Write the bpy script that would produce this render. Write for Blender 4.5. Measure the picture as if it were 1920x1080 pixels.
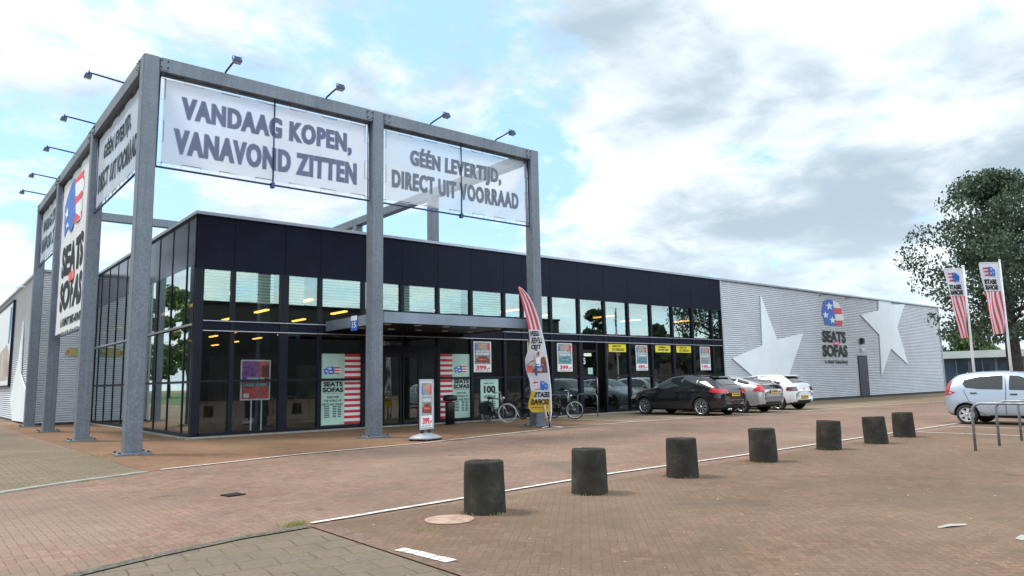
import bpy, math, random
from mathutils import Vector, Matrix, Euler
from mathutils.bvhtree import BVHTree
R = math.radians
S = bpy.context.scene
for o in list(bpy.data.objects): bpy.data.objects.remove(o)
COL = S.collection
random.seed(7)

# ------------------------------------------------------------------ camera, sky, sun, exposure
cam = bpy.data.cameras.new("camera"); cam.lens = 25.43; cam.sensor_width = 36
cam.clip_start = 0.1; cam.clip_end = 3000
co = bpy.data.objects.new("camera", cam); COL.objects.link(co); S.camera = co
rr = Vector((0.770611, -0.63702327, -0.01897456)); uu = Vector((-0.06794083, -0.111719, 0.9914146))
ww = Vector((0.63367399, 0.76270585, 0.12937178))
M = Matrix((rr, uu, -ww)).transposed().to_4x4(); M.translation = (-6.15587, -21.59456, 1.40)
co.matrix_world = M

S.view_settings.view_transform = 'Standard'; S.view_settings.look = 'None'
S.view_settings.exposure = 0.97; S.view_settings.gamma = 1
S.render.engine = 'CYCLES'
S.cycles.use_denoising = True
S.cycles.max_bounces = 8; S.cycles.transparent_max_bounces = 24
S.cycles.diffuse_bounces = 3; S.cycles.glossy_bounces = 4
S.cycles.caustics_reflective = False; S.cycles.caustics_refractive = False
S.cycles.sample_clamp_indirect = 4

SUN_EL, SUN_AZ = 56, -38          # degrees; azimuth from +Y toward +X: behind the store, to the left
sd = Vector((math.sin(R(SUN_AZ)) * math.cos(R(SUN_EL)), math.cos(R(SUN_AZ)) * math.cos(R(SUN_EL)), math.sin(R(SUN_EL))))
sl = bpy.data.lights.new("sun", 'SUN'); sl.energy = 1.7; sl.angle = R(14); sl.color = (1, .96, .9)
so = bpy.data.objects.new("sun", sl); COL.objects.link(so)
so.rotation_euler = sd.to_track_quat('Z', 'Y').to_euler()


class N:
    """small helper round a node tree"""
    def __init__(s, tree): s.t = tree
    def new(s, typ, **kw):
        n = s.t.nodes.new(typ)
        for k, v in kw.items(): setattr(n, k, v)
        return n
    def put(s, sock, v):
        if hasattr(v, 'is_output'): s.t.links.new(v, sock)
        elif v is not None: sock.default_value = v
    def m(s, op, a, b=None, c=None, clamp=False):
        n = s.new('ShaderNodeMath', operation=op); n.use_clamp = clamp
        s.put(n.inputs[0], a)
        if b is not None: s.put(n.inputs[1], b)
        if c is not None: s.put(n.inputs[2], c)
        return n.outputs[0]
    def v(s, op, a, b=None):
        n = s.new('ShaderNodeVectorMath', operation=op); s.put(n.inputs[0], a)
        if b is not None: s.put(n.inputs[1], b)
        return n.outputs['Value'] if op in ('DOT_PRODUCT', 'LENGTH') else n.outputs[0]
    def noise(s, vec, scale, detail=4, rough=.55, dist=0):
        n = s.new('ShaderNodeTexNoise'); s.put(n.inputs['Vector'], vec); n.inputs['Scale'].default_value = scale
        n.inputs['Detail'].default_value = detail; n.inputs['Roughness'].default_value = rough
        n.inputs['Distortion'].default_value = dist
        return n.outputs[0]
    def ramp(s, f, stops, interp='LINEAR'):
        n = s.new('ShaderNodeValToRGB'); n.color_ramp.interpolation = interp
        e = n.color_ramp.elements
        while len(e) < len(stops): e.new(.5)
        for k, (p, c) in enumerate(stops):
            e[k].position = p; e[k].color = (c, c, c, 1) if not hasattr(c, '__len__') else (*c, 1)
        s.put(n.inputs[0], f); return n.outputs[0]
    def mix(s, f, a, b, mode='MIX'):
        n = s.new('ShaderNodeMix', data_type='RGBA', blend_type=mode); s.put(n.inputs[0], f)
        s.put(n.inputs[6], (*a, 1) if isinstance(a, tuple) else a); s.put(n.inputs[7], (*b, 1) if isinstance(b, tuple) else b)
        return n.outputs[2]
    def step(s, x, lo, hi):
        n = s.new('ShaderNodeMapRange', interpolation_type='SMOOTHSTEP'); s.put(n.inputs[0], x)
        n.inputs[1].default_value = lo; n.inputs[2].default_value = hi
        return n.outputs[0]


def world():
    w = bpy.data.worlds.new("World"); S.world = w; w.use_nodes = True
    t = w.node_tree; t.nodes.clear(); n = N(t)
    out = n.new('ShaderNodeOutputWorld'); bg = n.new('ShaderNodeBackground')
    bg.inputs[1].default_value = 0.1
    sky = n.new('ShaderNodeTexSky', sky_type='NISHITA'); sky.sun_disc = False
    sky.sun_elevation = R(SUN_EL); sky.sun_rotation = R(SUN_AZ); sky.air_density = 1.0; sky.dust_density = .6; sky.ozone_density = 1.2
    d = n.new('ShaderNodeTexCoord').outputs['Generated']
    sp = n.new('ShaderNodeSeparateXYZ'); t.links.new(d, sp.inputs[0])
    z = n.m('MAXIMUM', sp.outputs[2], 0.0)
    k = n.m('DIVIDE', 1.0, n.m('ADD', z, 0.20))
    cv = n.new('ShaderNodeCombineXYZ')
    n.put(cv.inputs[0], n.m('MULTIPLY', sp.outputs[0], k)); n.put(cv.inputs[1], n.m('MULTIPLY', sp.outputs[1], k))
    c = cv.outputs[0]
    def blob(dx, dy, dz, w0, w1):
        v = Vector((dx, dy, dz)).normalized()
        return n.step(n.v('DOT_PRODUCT', d, tuple(v)), math.cos(R(w0)), math.cos(R(w1)))
    a = n.noise(c, 1.7, 12, .60, .45)
    b = n.noise(n.v('ADD', c, (3.1, 7.7, 1.3)), 5.2, 10, .66, .3)
    cov = n.m('ADD', n.m('MULTIPLY', a, .72), n.m('MULTIPLY', b, .28))
    # real places in the sky: bluer gaps and heavier banks
    blue1 = blob(*BL1, 17, 3); blue2 = blob(*BL2, 11, 2)
    cov = n.m('SUBTRACT', cov, n.m('MULTIPLY', blue1, .105)); cov = n.m('SUBTRACT', cov, n.m('MULTIPLY', blue2, .075))
    cov = n.m('ADD', cov, n.m('MULTIPLY', blob(*WH1, 30, 8), .05))
    mask = n.step(cov, .385, .50)
    g = n.noise(n.v('ADD', c, (9.3, 2.1, 0)), 1.15, 7, .52, .4)
    g2 = n.noise(n.v('ADD', c, (1.3, 5.1, 0)), 4.0, 9, .60, .4)
    gr = n.m('ADD', n.m('MULTIPLY', g, .68), n.m('MULTIPLY', g2, .32))
    gr = n.m('ADD', gr, n.m('MULTIPLY', blob(*GR1, 15, 2), .14))
    gr = n.m('ADD', gr, n.m('MULTIPLY', blob(*GR2, 13, 2), .12))
    gr = n.m('ADD', gr, n.m('MULTIPLY', blob(*GR3, 9, 2), .09))
    gr = n.m('SUBTRACT', gr, n.m('MULTIPLY', blob(*WH1, 20, 4), .10))
    gr = n.step(gr, .43, .655)
    cc = n.mix(gr, (5.9, 6.35, 6.65), (2.65, 3.35, 3.95))
    skyc = n.mix(.62, sky.outputs[0], (2.4, 4.8, 7.2))
    thin = n.mix(.12, skyc, (6.5, 7.6, 8.4))
    col = n.mix(mask, thin, cc)
    haze = n.step(sp.outputs[2], .22, -.02)
    col = n.mix(n.m('MULTIPLY', haze, .55), col, (6.2, 7.0, 7.6))
    # added brightening of the sky half opposite the sun, to light the store front
    front_fill = blob(.15, -1, .42, 72, 25)
    col = n.mix(front_fill, col, n.mix(1.0, col, (2.3, 2.3, 2.3), 'MULTIPLY'))
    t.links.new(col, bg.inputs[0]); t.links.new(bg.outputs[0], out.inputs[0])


def pxdir(x, y):
    return tuple(rr * ((x - 960) / 1356.1) + uu * ((540 - y) / 1356.1) + ww)
BL1 = pxdir(860, 190); BL2 = pxdir(150, 290); WH1 = pxdir(1500, 150)
GR1 = pxdir(1400, 400); GR2 = pxdir(1780, 270); GR3 = pxdir(1190, 110)
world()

# ------------------------------------------------------------------ materials
MATS = {}
def principled(name):
    m = bpy.data.materials.new(name); m.use_nodes = True
    return m, N(m.node_tree), m.node_tree.nodes['Principled BSDF']


def mat(name, col, rough=.6, metal=0, var=.12, scale=6, bump=0, bscale=None, spec=.5, coat=0, emit=None, es=0, coords='Object', alpha=1):
    if name in MATS: return MATS[name]
    m, n, p = principled(name)
    tc = n.new('ShaderNodeTexCoord').outputs[coords]
    f = n.noise(tc, scale, 5, .6)
    c = n.mix(n.step(f, .3, .7), tuple(max(0, x * (1 - var)) for x in col), tuple(min(1, x * (1 + var)) for x in col))
    n.put(p.inputs['Base Color'], c)
    n.put(p.inputs['Roughness'], n.m('ADD', rough - .05, n.m('MULTIPLY', f, .1)))
    p.inputs['Metallic'].default_value = metal; p.inputs['Specular IOR Level'].default_value = spec
    p.inputs['Coat Weight'].default_value = coat; p.inputs['Coat Roughness'].default_value = .05
    if emit: p.inputs['Emission Color'].default_value = (*emit, 1); p.inputs['Emission Strength'].default_value = es
    if alpha < 1: p.inputs['Alpha'].default_value = alpha
    if bump:
        b = n.new('ShaderNodeBump'); b.inputs['Strength'].default_value = bump; b.inputs['Distance'].default_value = .02
        n.put(b.inputs['Height'], n.noise(tc, bscale or scale * 5, 4, .6)); n.put(p.inputs['Normal'], b.outputs[0])
    MATS[name] = m; return m


def galvanised():
    m, n, p = principled('galvanised_steel')
    tc = n.new('ShaderNodeTexCoord').outputs['Object']
    vo = n.new('ShaderNodeTexVoronoi'); vo.inputs['Scale'].default_value = 26; n.put(vo.inputs['Vector'], n.v('ADD', tc, (0, 0, 0)))
    wn = n.new('ShaderNodeTexWhiteNoise'); n.put(wn.inputs['Vector'], vo.outputs['Color'])
    big = n.noise(tc, 1.7, 5, .65)
    mid = n.noise(tc, 14, 4, .7)
    f = n.m('ADD', n.m('MULTIPLY', wn.outputs[0], .35), n.m('ADD', n.m('MULTIPLY', big, .35), n.m('MULTIPLY', mid, .4)))
    mp = n.new('ShaderNodeMapping'); mp.inputs['Scale'].default_value = (9, 9, .35); n.put(mp.inputs[0], tc); stk = n.noise(mp.outputs[0], 1.6, 5, .65)
    f = n.m('ADD', n.m('MULTIPLY', f, .62), n.m('MULTIPLY', stk, .38))
    n.put(p.inputs['Base Color'], n.ramp(f, [(.25, (.085, .10, .12)), (.55, (.15, .17, .195)), (.85, (.25, .275, .305))]))
    p.inputs['Metallic'].default_value = .35
    n.put(p.inputs['Roughness'], n.m('ADD', .42, n.m('MULTIPLY', wn.outputs[0], .22)))
    MATS['galv'] = m; return m


def glass(name, tint, refl, rcol, rough=.0):
    m = bpy.data.materials.new(name); m.use_nodes = True
    t = m.node_tree; t.nodes.clear(); n = N(t)
    out = n.new('ShaderNodeOutputMaterial'); tr = n.new('ShaderNodeBsdfTransparent'); gl = n.new('ShaderNodeBsdfGlossy')
    tr.inputs[0].default_value = (*tint, 1); gl.inputs[0].default_value = (*rcol, 1); gl.inputs['Roughness'].default_value = rough
    ge = n.new('ShaderNodeNewGeometry'); cs = n.m('ABSOLUTE', n.v('DOT_PRODUCT', ge.outputs['Normal'], ge.outputs['Incoming']))
    fr = n.m('ADD', .04, n.m('MULTIPLY', .96, n.m('POWER', n.m('SUBTRACT', 1.0, cs, clamp=True), 5.0)))
    tc = n.new('ShaderNodeTexCoord').outputs['Object']
    b = n.new('ShaderNodeBump'); b.inputs['Strength'].default_value = .018; b.inputs['Distance'].default_value = .05
    n.put(b.inputs['Height'], n.noise(tc, .9, 2, .4)); n.put(gl.inputs['Normal'], b.outputs[0])
    f = n.m('ADD', refl, n.m('MULTIPLY', fr, 1 - refl), clamp=True)
    mx = n.new('ShaderNodeMixShader'); n.put(mx.inputs[0], f); t.links.new(tr.outputs[0], mx.inputs[1]); t.links.new(gl.outputs[0], mx.inputs[2])
    t.links.new(mx.outputs[0], out.inputs[0]); MATS[name] = m; return m


def fabric_mesh(name, col, trans, var=.05):
    """woven banner cloth: part opaque, part lets light and sight through"""
    m, n, p = principled(name); t = m.node_tree
    tc = n.new('ShaderNodeTexCoord').outputs['Object']
    f = n.noise(tc, 1.1, 4, .5)
    c = n.mix(f, tuple(x * (1 - var) for x in col), tuple(min(1, x * (1 + var)) for x in col))
    n.put(p.inputs['Base Color'], c); p.inputs['Roughness'].default_value = .8
    tl = n.new('ShaderNodeBsdfTranslucent'); n.put(tl.inputs[0], c)
    tr = n.new('ShaderNodeBsdfTransparent')
    a = n.new('ShaderNodeMixShader'); a.inputs[0].default_value = .5
    t.links.new(p.outputs[0], a.inputs[1]); t.links.new(tl.outputs[0], a.inputs[2])
    b = n.new('ShaderNodeMixShader'); b.inputs[0].default_value = trans
    t.links.new(a.outputs[0], b.inputs[1]); t.links.new(tr.outputs[0], b.inputs[2])
    t.links.new(b.outputs[0], t.nodes['Material Output'].inputs[0]); MATS[name] = m; return m


def paving(name, cols, joint, size, rot=0, style='herring', dirt=(.10, .09, .07), dirt_amt=.5, moss=.35, wear=None, dscale=.22, jw=.06):
    m, n, p = principled(name)
    tc = n.new('ShaderNodeTexCoord').outputs['Object']
    mp = n.new('ShaderNodeMapping'); mp.inputs['Rotation'].default_value = (0, 0, R(rot)); mp.inputs['Scale'].default_value = (1 / size, 1 / size, 1 / size)
    n.put(mp.inputs[0], tc)
    wob = n.noise(tc, 3.0, 2, .5)
    sp = n.new('ShaderNodeSeparateXYZ'); n.put(sp.inputs[0], mp.outputs[0])
    x = n.m('ADD', sp.outputs[0], n.m('MULTIPLY', wob, .18)); y = n.m('ADD', sp.outputs[1], n.m('MULTIPLY', wob, -.14))
    if style == 'herring':
        i = n.m('FLOOR', x); j = n.m('FLOOR', y)
        fx = n.m('SUBTRACT', x, i); fy = n.m('SUBTRACT', y, j)
        kk = n.m('FLOORED_MODULO', n.m('SUBTRACT', i, j), 4.0)
        isH = n.m('LESS_THAN', kk, 1.5)
        k1 = n.m('COMPARE', kk, 1.0, .1); k2 = n.m('COMPARE', kk, 2.0, .1)
        bi = n.m('SUBTRACT', i, k1); bj = n.m('SUBTRACT', j, k2)
        # local coordinates along the long side (0..2) and the short side (0..1)
        lx = n.m('ADD', fx, k1); ly = n.m('ADD', fy, k2)
        L = n.m('ADD', n.m('MULTIPLY', lx, isH), n.m('MULTIPLY', ly, n.m('SUBTRACT', 1, isH)))
        W = n.m('ADD', n.m('MULTIPLY', fy, isH), n.m('MULTIPLY', fx, n.m('SUBTRACT', 1, isH)))
        eL = n.m('MINIMUM', L, n.m('SUBTRACT', 2, L)); eW = n.m('MINIMUM', W, n.m('SUBTRACT', 1, W))
    else:
        j = n.m('FLOOR', y); off = n.m('MULTIPLY', n.m('FLOORED_MODULO', j, 2.0), .5)
        xx = n.m('ADD', x, off); i = n.m('FLOOR', xx); fx = n.m('SUBTRACT', xx, i); fy = n.m('SUBTRACT', y, j)
        bi, bj, isH = i, j, 0.0
        eL = n.m('MINIMUM', fx, n.m('SUBTRACT', 1, fx)); eW = n.m('MINIMUM', fy, n.m('SUBTRACT', 1, fy))
    e = n.m('MINIMUM', eL, eW)
    brick = n.step(e, jw * .25, jw)
    cid = n.new('ShaderNodeCombineXYZ'); n.put(cid.inputs[0], bi); n.put(cid.inputs[1], bj); n.put(cid.inputs[2], isH)
    wn = n.new('ShaderNodeTexWhiteNoise'); n.put(wn.inputs[0], cid.outputs[0])
    c = n.ramp(wn.outputs[0], [(q / (len(cols) - 1), cc) for q, cc in enumerate(cols)])
    fine = n.noise(tc, 55, 3, .7); big = n.noise(tc, dscale, 6, .62, .6); mid = n.noise(tc, 1.6, 6, .65)
    c = n.mix(1.0, c, n.ramp(n.m('ADD', n.m('MULTIPLY', fine, .5), n.m('MULTIPLY', n.noise(tc, 21, 4, .75), .5)), [(.3, .55), (.7, 1.42)]), 'MULTIPLY')
    if wear:
        c = n.mix(n.m('MULTIPLY', n.step(n.m('ADD', n.m('MULTIPLY', big, .65), n.m('MULTIPLY', mid, .35)), .42, .60), .75), c, wear)
    c = n.mix(n.m('MULTIPLY', n.step(mid, .45, .75), dirt_amt), c, dirt)
    pale = n.noise(n.v('ADD', tc, (11, 5, 0)), .75, 6, .7)
    c = n.mix(n.m('MULTIPLY', n.step(pale, .56, .78), .35), c, tuple(min(.6, q * 1.9) for q in cols[len(cols) // 2]))
    stain = n.noise(n.v('ADD', tc, (31, 17, 0)), .38, 4, .6, .8)
    c = n.mix(n.m('MULTIPLY', n.step(stain, .60, .74), .45), c, (.09, .078, .065))
    spot = n.noise(n.v('ADD', tc, (3, 47, 0)), 1.3, 2, .5)
    c = n.mix(n.m('MULTIPLY', n.step(spot, .70, .76), .55), c, (.07, .063, .055))
    c = n.mix(1.0, c, n.ramp(n.noise(n.v('ADD', tc, (7, 3, 9)), .33, 7, .68), [(.3, .74), (.7, 1.20)]), 'MULTIPLY')
    speck = n.noise(tc, 19, 2, .9)
    c = n.mix(n.step(speck, .70, .76), c, (.36, .33, .27))
    jm = n.mix(n.m('MULTIPLY', n.step(n.noise(tc, .9, 4, .7), .46, .62), moss), joint, (.13, .125, .045))
    n.put(p.inputs['Base Color'], n.mix(brick, jm, c))
    p.inputs['Roughness'].default_value = .85; p.inputs['Specular IOR Level'].default_value = .25
    bp = n.new('ShaderNodeBump'); bp.inputs['Strength'].default_value = .4; bp.inputs['Distance'].default_value = .008
    tilt = n.m('MULTIPLY', wn.outputs[0], .35)
    n.put(bp.inputs['Height'], n.m('ADD', n.m('ADD', brick, tilt), n.m('MULTIPLY', fine, .5))); n.put(p.inputs['Normal'], bp.outputs[0])
    MATS[name] = m; return m


def leafmat(name, c0, c1, c2):
    m, n, p = principled(name); t = m.node_tree
    g = n.new('ShaderNodeNewGeometry')
    c = n.ramp(g.outputs['Random Per Island'], [(0, c0), (.55, c1), (1, c2)])
    n.put(p.inputs['Base Color'], c); p.inputs['Roughness'].default_value = .55
    tl = n.new('ShaderNodeBsdfTranslucent'); n.put(tl.inputs[0], c)
    mx = n.new('ShaderNodeMixShader'); mx.inputs[0].default_value = .3
    t.links.new(p.outputs[0], mx.inputs[1]); t.links.new(tl.outputs[0], mx.inputs[2]); t.links.new(mx.outputs[0], t.nodes['Material Output'].inputs[0])
    MATS[name] = m; return m


galv = galvanised()
navy = mat('navy_cladding', (.0065, .0085, .021), .5, 0, .22, 1.2, spec=.14)
navyside = mat('glossy_spandrel', (.018, .021, .036), .16, 0, .2, 1.0, spec=.6)
dark = mat('dark_frame', (.008, .0095, .018), .45, 0, .15, 3, spec=.22)
clear = glass('window_glass', (.72, .78, .76), .22, (.74, .86, .82))
lowglass = glass('lower_window_glass', (.80, .83, .83), .035, (.8, .9, .9))
carsideglass = glass('right_window_glass', (.80, .84, .83), .12, (.8, .9, .9))
sideglass = glass('side_window_glass', (.6, .66, .64), .46, (.88, .96, .94))
blindglass = glass('blind_window_glass', (.90, .96, .93), .11, (.74, .87, .81))
doorglass = glass('door_glass', (.55, .6, .6), .12, (.85, .92, .9))
carglass = glass('car_glass', (.16, .19, .2), .10, (.95, .97, 1))
corr = mat('corrugated_aluminium', (.58, .60, .635), .5, .15, .06, .8, spec=.5)
corrw = mat('corrugated_pale', (.66, .68, .71), .42, .15, .06, .8, spec=.5)
alu = mat('aluminium_trim', (.52, .55, .60), .4, .5, .08, 3)
white = mat('white_paint', (.78, .79, .80), .5, 0, .04, 4)
star = mat('star_panel', (.80, .845, .86), .5, 0, .04, .7)
blind = mat('pale_blind', (.60, .71, .65), .7, 0, .08, 2)
blindd = mat('shaded_blind', (.10, .12, .13), .7, 0, .1, 2)  # dark copy of the blind for its backing: shade between slats painted in
black = mat('black_plastic', (.012, .012, .014), .45, 0, .2, 8)
rubber = mat('tyre_rubber', (.02, .02, .021), .8, 0, .2, 12)
steel = mat('bright_steel', (.55, .56, .58), .28, .9, .1, 10)
bluelamp = mat('painted_blue_steel', (.03, .045, .12), .35, .3, .2, 8)
def bollard_concrete():
    m, n, p = principled('bollard_concrete'); tc = n.new('ShaderNodeTexCoord').outputs['Object']
    oi = n.new('ShaderNodeObjectInfo').outputs['Random']
    tc = n.v('ADD', tc, n.v('MULTIPLY', oi, (9, 7, 5)))
    f = n.noise(tc, 4, 6, .7); c = n.ramp(f, [(.3, (.022, .020, .017)), (.55, (.042, .038, .031)), (.75, (.095, .085, .068))])
    c = n.mix(n.m('MULTIPLY', n.step(n.noise(tc, 7, 4, .7), .58, .72), .6), c, (.075, .040, .018))
    c = n.mix(n.m('MULTIPLY', n.step(n.noise(n.v('ADD', tc, (4, 4, 4)), 3, 4, .6), .55, .75), .5), c, (.045, .05, .03))
    c = n.mix(n.step(n.noise(tc, 42, 2, .8), .70, .76), c, (.20, .19, .17))
    n.put(p.inputs['Base Color'], c); p.inputs['Roughness'].default_value = .9; p.inputs['Specular IOR Level'].default_value = .2
    b = n.new('ShaderNodeBump'); b.inputs['Strength'].default_value = .6; b.inputs['Distance'].default_value = .008
    n.put(b.inputs['Height'], n.m('ADD', n.noise(tc, 38, 4, .75), n.noise(tc, 9, 3, .6))); n.put(p.inputs['Normal'], b.outputs[0]); return m
conc = bollard_concrete()
ink = mat('black_print', (.012, .013, .016), .6, 0, .1, 5)
inkd = mat('dark_print', (.035, .04, .05), .7, 0, .1, 5)
redp = mat('red_print', (.52, .018, .03), .55, 0, .12, 4)
redl = mat('bright_red_print', (.72, .05, .07), .55, 0, .12, 4)
bluep = mat('blue_print', (.03, .14, .52), .55, 0, .15, 4)
whitep = mat('white_print', (.74, .78, .77), .55, 0, .04, 4)
mint = mat('mint_poster', (.42, .62, .53), .5, 0, .06, 3)
yellow = mat('yellow_print', (.80, .66, .02), .5, 0, .05, 4)
yellow2 = mat('flag_yellow', (.75, .42, .03), .6, 0, .08, 4)
brown = mat('sofa_brown_print', (.20, .055, .03), .6, 0, .25, 9)
tan = mat('tan_print', (.45, .27, .19), .6, 0, .2, 9)
jean = mat('denim_print', (.04, .09, .28), .6, 0, .25, 9)
grayp = mat('grey_print', (.25, .28, .29), .6, 0, .35, 9)
teal = mat('teal_print', (.06, .22, .28), .6, 0, .25, 9)
purple = mat('purple_print', (.30, .09, .34), .6, 0, .45, 7)
orange = mat('orange_print', (.68, .11, .09), .6, 0, .35, 6)
wood = mat('pale_wood', (.42, .30, .22), .6, 0, .15, 9)
roofm = mat('roof_membrane', (.12, .12, .13), .9)
lampm = mat('lit_lamp', (.9, .6, .2), .5, 0, 0, 1, emit=(1, .46, .09), es=1.7)
lampw = mat('lit_white_lamp', (.9, .9, .8), .5, 0, 0, 1, emit=(1, .97, .80), es=1.6)
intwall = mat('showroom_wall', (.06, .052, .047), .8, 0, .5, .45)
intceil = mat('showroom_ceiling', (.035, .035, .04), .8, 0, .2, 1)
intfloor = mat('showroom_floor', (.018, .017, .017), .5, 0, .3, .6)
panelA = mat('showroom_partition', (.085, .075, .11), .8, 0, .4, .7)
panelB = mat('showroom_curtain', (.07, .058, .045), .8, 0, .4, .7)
cloth = fabric_mesh('banner_cloth', (.70, .73, .81), .17)
clothR = fabric_mesh('banner_cloth_thin', (.64, .68, .73), .36)
clothS = fabric_mesh('banner_cloth_side', (.60, .62, .66), .12)
let1 = fabric_mesh('banner_letter', (.26, .295, .42), 0)
let2 = fabric_mesh('banner_letter_thin', (.30, .335, .40), 0)
let3 = fabric_mesh('banner_letter_side', (.075, .09, .105), 0)
flagw = fabric_mesh('flag_white', (.80, .80, .84), .06)
flagr = fabric_mesh('flag_red', (.78, .09, .12), .04)
flagk = fabric_mesh('flag_black', (.03, .03, .04), .02)
flagb = fabric_mesh('flag_blue', (.05, .22, .62), .02)
flagy = fabric_mesh('flag_gold', (.82, .52, .04), .04)
leaf = leafmat('lime_leaves', (.030, .056, .034), (.055, .092, .052), (.11, .155, .085))
leaf2 = leafmat('far_leaves', (.06, .11, .03), (.10, .17, .045), (.17, .24, .07))
bark = mat('bark', (.055, .047, .045), .9, 0, .35, 6, .8, 30)
paintw = mat('line_paint', (.60, .585, .54), .8, 0, .22, 9)

brick_road = paving('road_brick', [(0.205, 0.116, 0.082), (0.260, 0.151, 0.108), (0.235, 0.151, 0.108), (0.184, 0.113, 0.082), (0.284, 0.171, 0.123)], (0.126, 0.088, 0.062), .085, 0, wear=(0.239, 0.163, 0.118), dirt=(0.151, 0.106, 0.079), dirt_amt=.5)
brick_lot = paving('lot_brick', [(0.167, 0.100, 0.064), (0.202, 0.121, 0.078), (0.187, 0.118, 0.078), (0.149, 0.092, 0.059), (0.224, 0.131, 0.087)], (0.116, 0.077, 0.050), .08, 45, wear=(0.187, 0.125, 0.084), dirt=(0.116, 0.077, 0.050), dirt_amt=.55)
brick_apron = paving('apron_brick', [(0.202, 0.100, 0.055), (0.252, 0.127, 0.070), (0.223, 0.120, 0.066), (0.182, 0.095, 0.057)], (0.101, 0.063, 0.034), .088, 0, wear=(0.227, 0.135, 0.078), dirt=(0.131, 0.084, 0.047), dirt_amt=.55, moss=.6)
brick_bay = paving('bay_brick', [(0.223, 0.151, 0.090), (0.250, 0.170, 0.103), (0.206, 0.144, 0.090)], (0.134, 0.101, 0.065), .088, 0, wear=(0.259, 0.193, 0.126), dirt=(0.170, 0.124, 0.077), dirt_amt=.4)
slab_grey = paving('slab_grey', [(0.157, 0.123, 0.086), (0.184, 0.144, 0.101), (0.173, 0.136, 0.098), (0.145, 0.115, 0.083)], (0.090, 0.069, 0.042), .30, 7, 'slab', wear=(0.180, 0.139, 0.098), dirt=(0.122, 0.096, 0.062), dirt_amt=.4, moss=.8, jw=.035)
slab_old = paving('slab_old', [(0.158, 0.122, 0.079), (0.191, 0.143, 0.095), (0.174, 0.132, 0.088)], (0.100, 0.075, 0.043), .22, 0, 'slab', wear=(0.195, 0.147, 0.098), dirt=(0.129, 0.097, 0.055), dirt_amt=.5, moss=.8, jw=.06)

# ------------------------------------------------------------------ mesh builder
TXT = {}
def textdata(body, bold=.02, spacing=1.0):
    key = (body, bold, spacing)
    if key in TXT: return TXT[key]
    cu = bpy.data.curves.new('lettering', 'FONT'); cu.body = body; cu.size = 1; cu.offset = bold
    cu.space_character = spacing; cu.resolution_u = 3
    ob = bpy.data.objects.new('lettering', cu); COL.objects.link(ob)
    bpy.context.view_layer.update()
    dg = bpy.context.evaluated_depsgraph_get(); ev = ob.evaluated_get(dg); me = ev.to_mesh()
    vs = [v.co.copy() for v in me.vertices]; fs = [tuple(p.vertices) for p in me.polygons]
    ev.to_mesh_clear(); bpy.data.objects.remove(ob); bpy.data.curves.remove(cu)
    x0 = min(v.x for v in vs); x1 = max(v.x for v in vs); y0 = min(v.y for v in vs); y1 = max(v.y for v in vs)
    TXT[key] = ([((v.x - x0) / (x1 - x0), (v.y - y0) / (y1 - y0)) for v in vs], fs, (x1 - x0) / (y1 - y0))
    return TXT[key]


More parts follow.
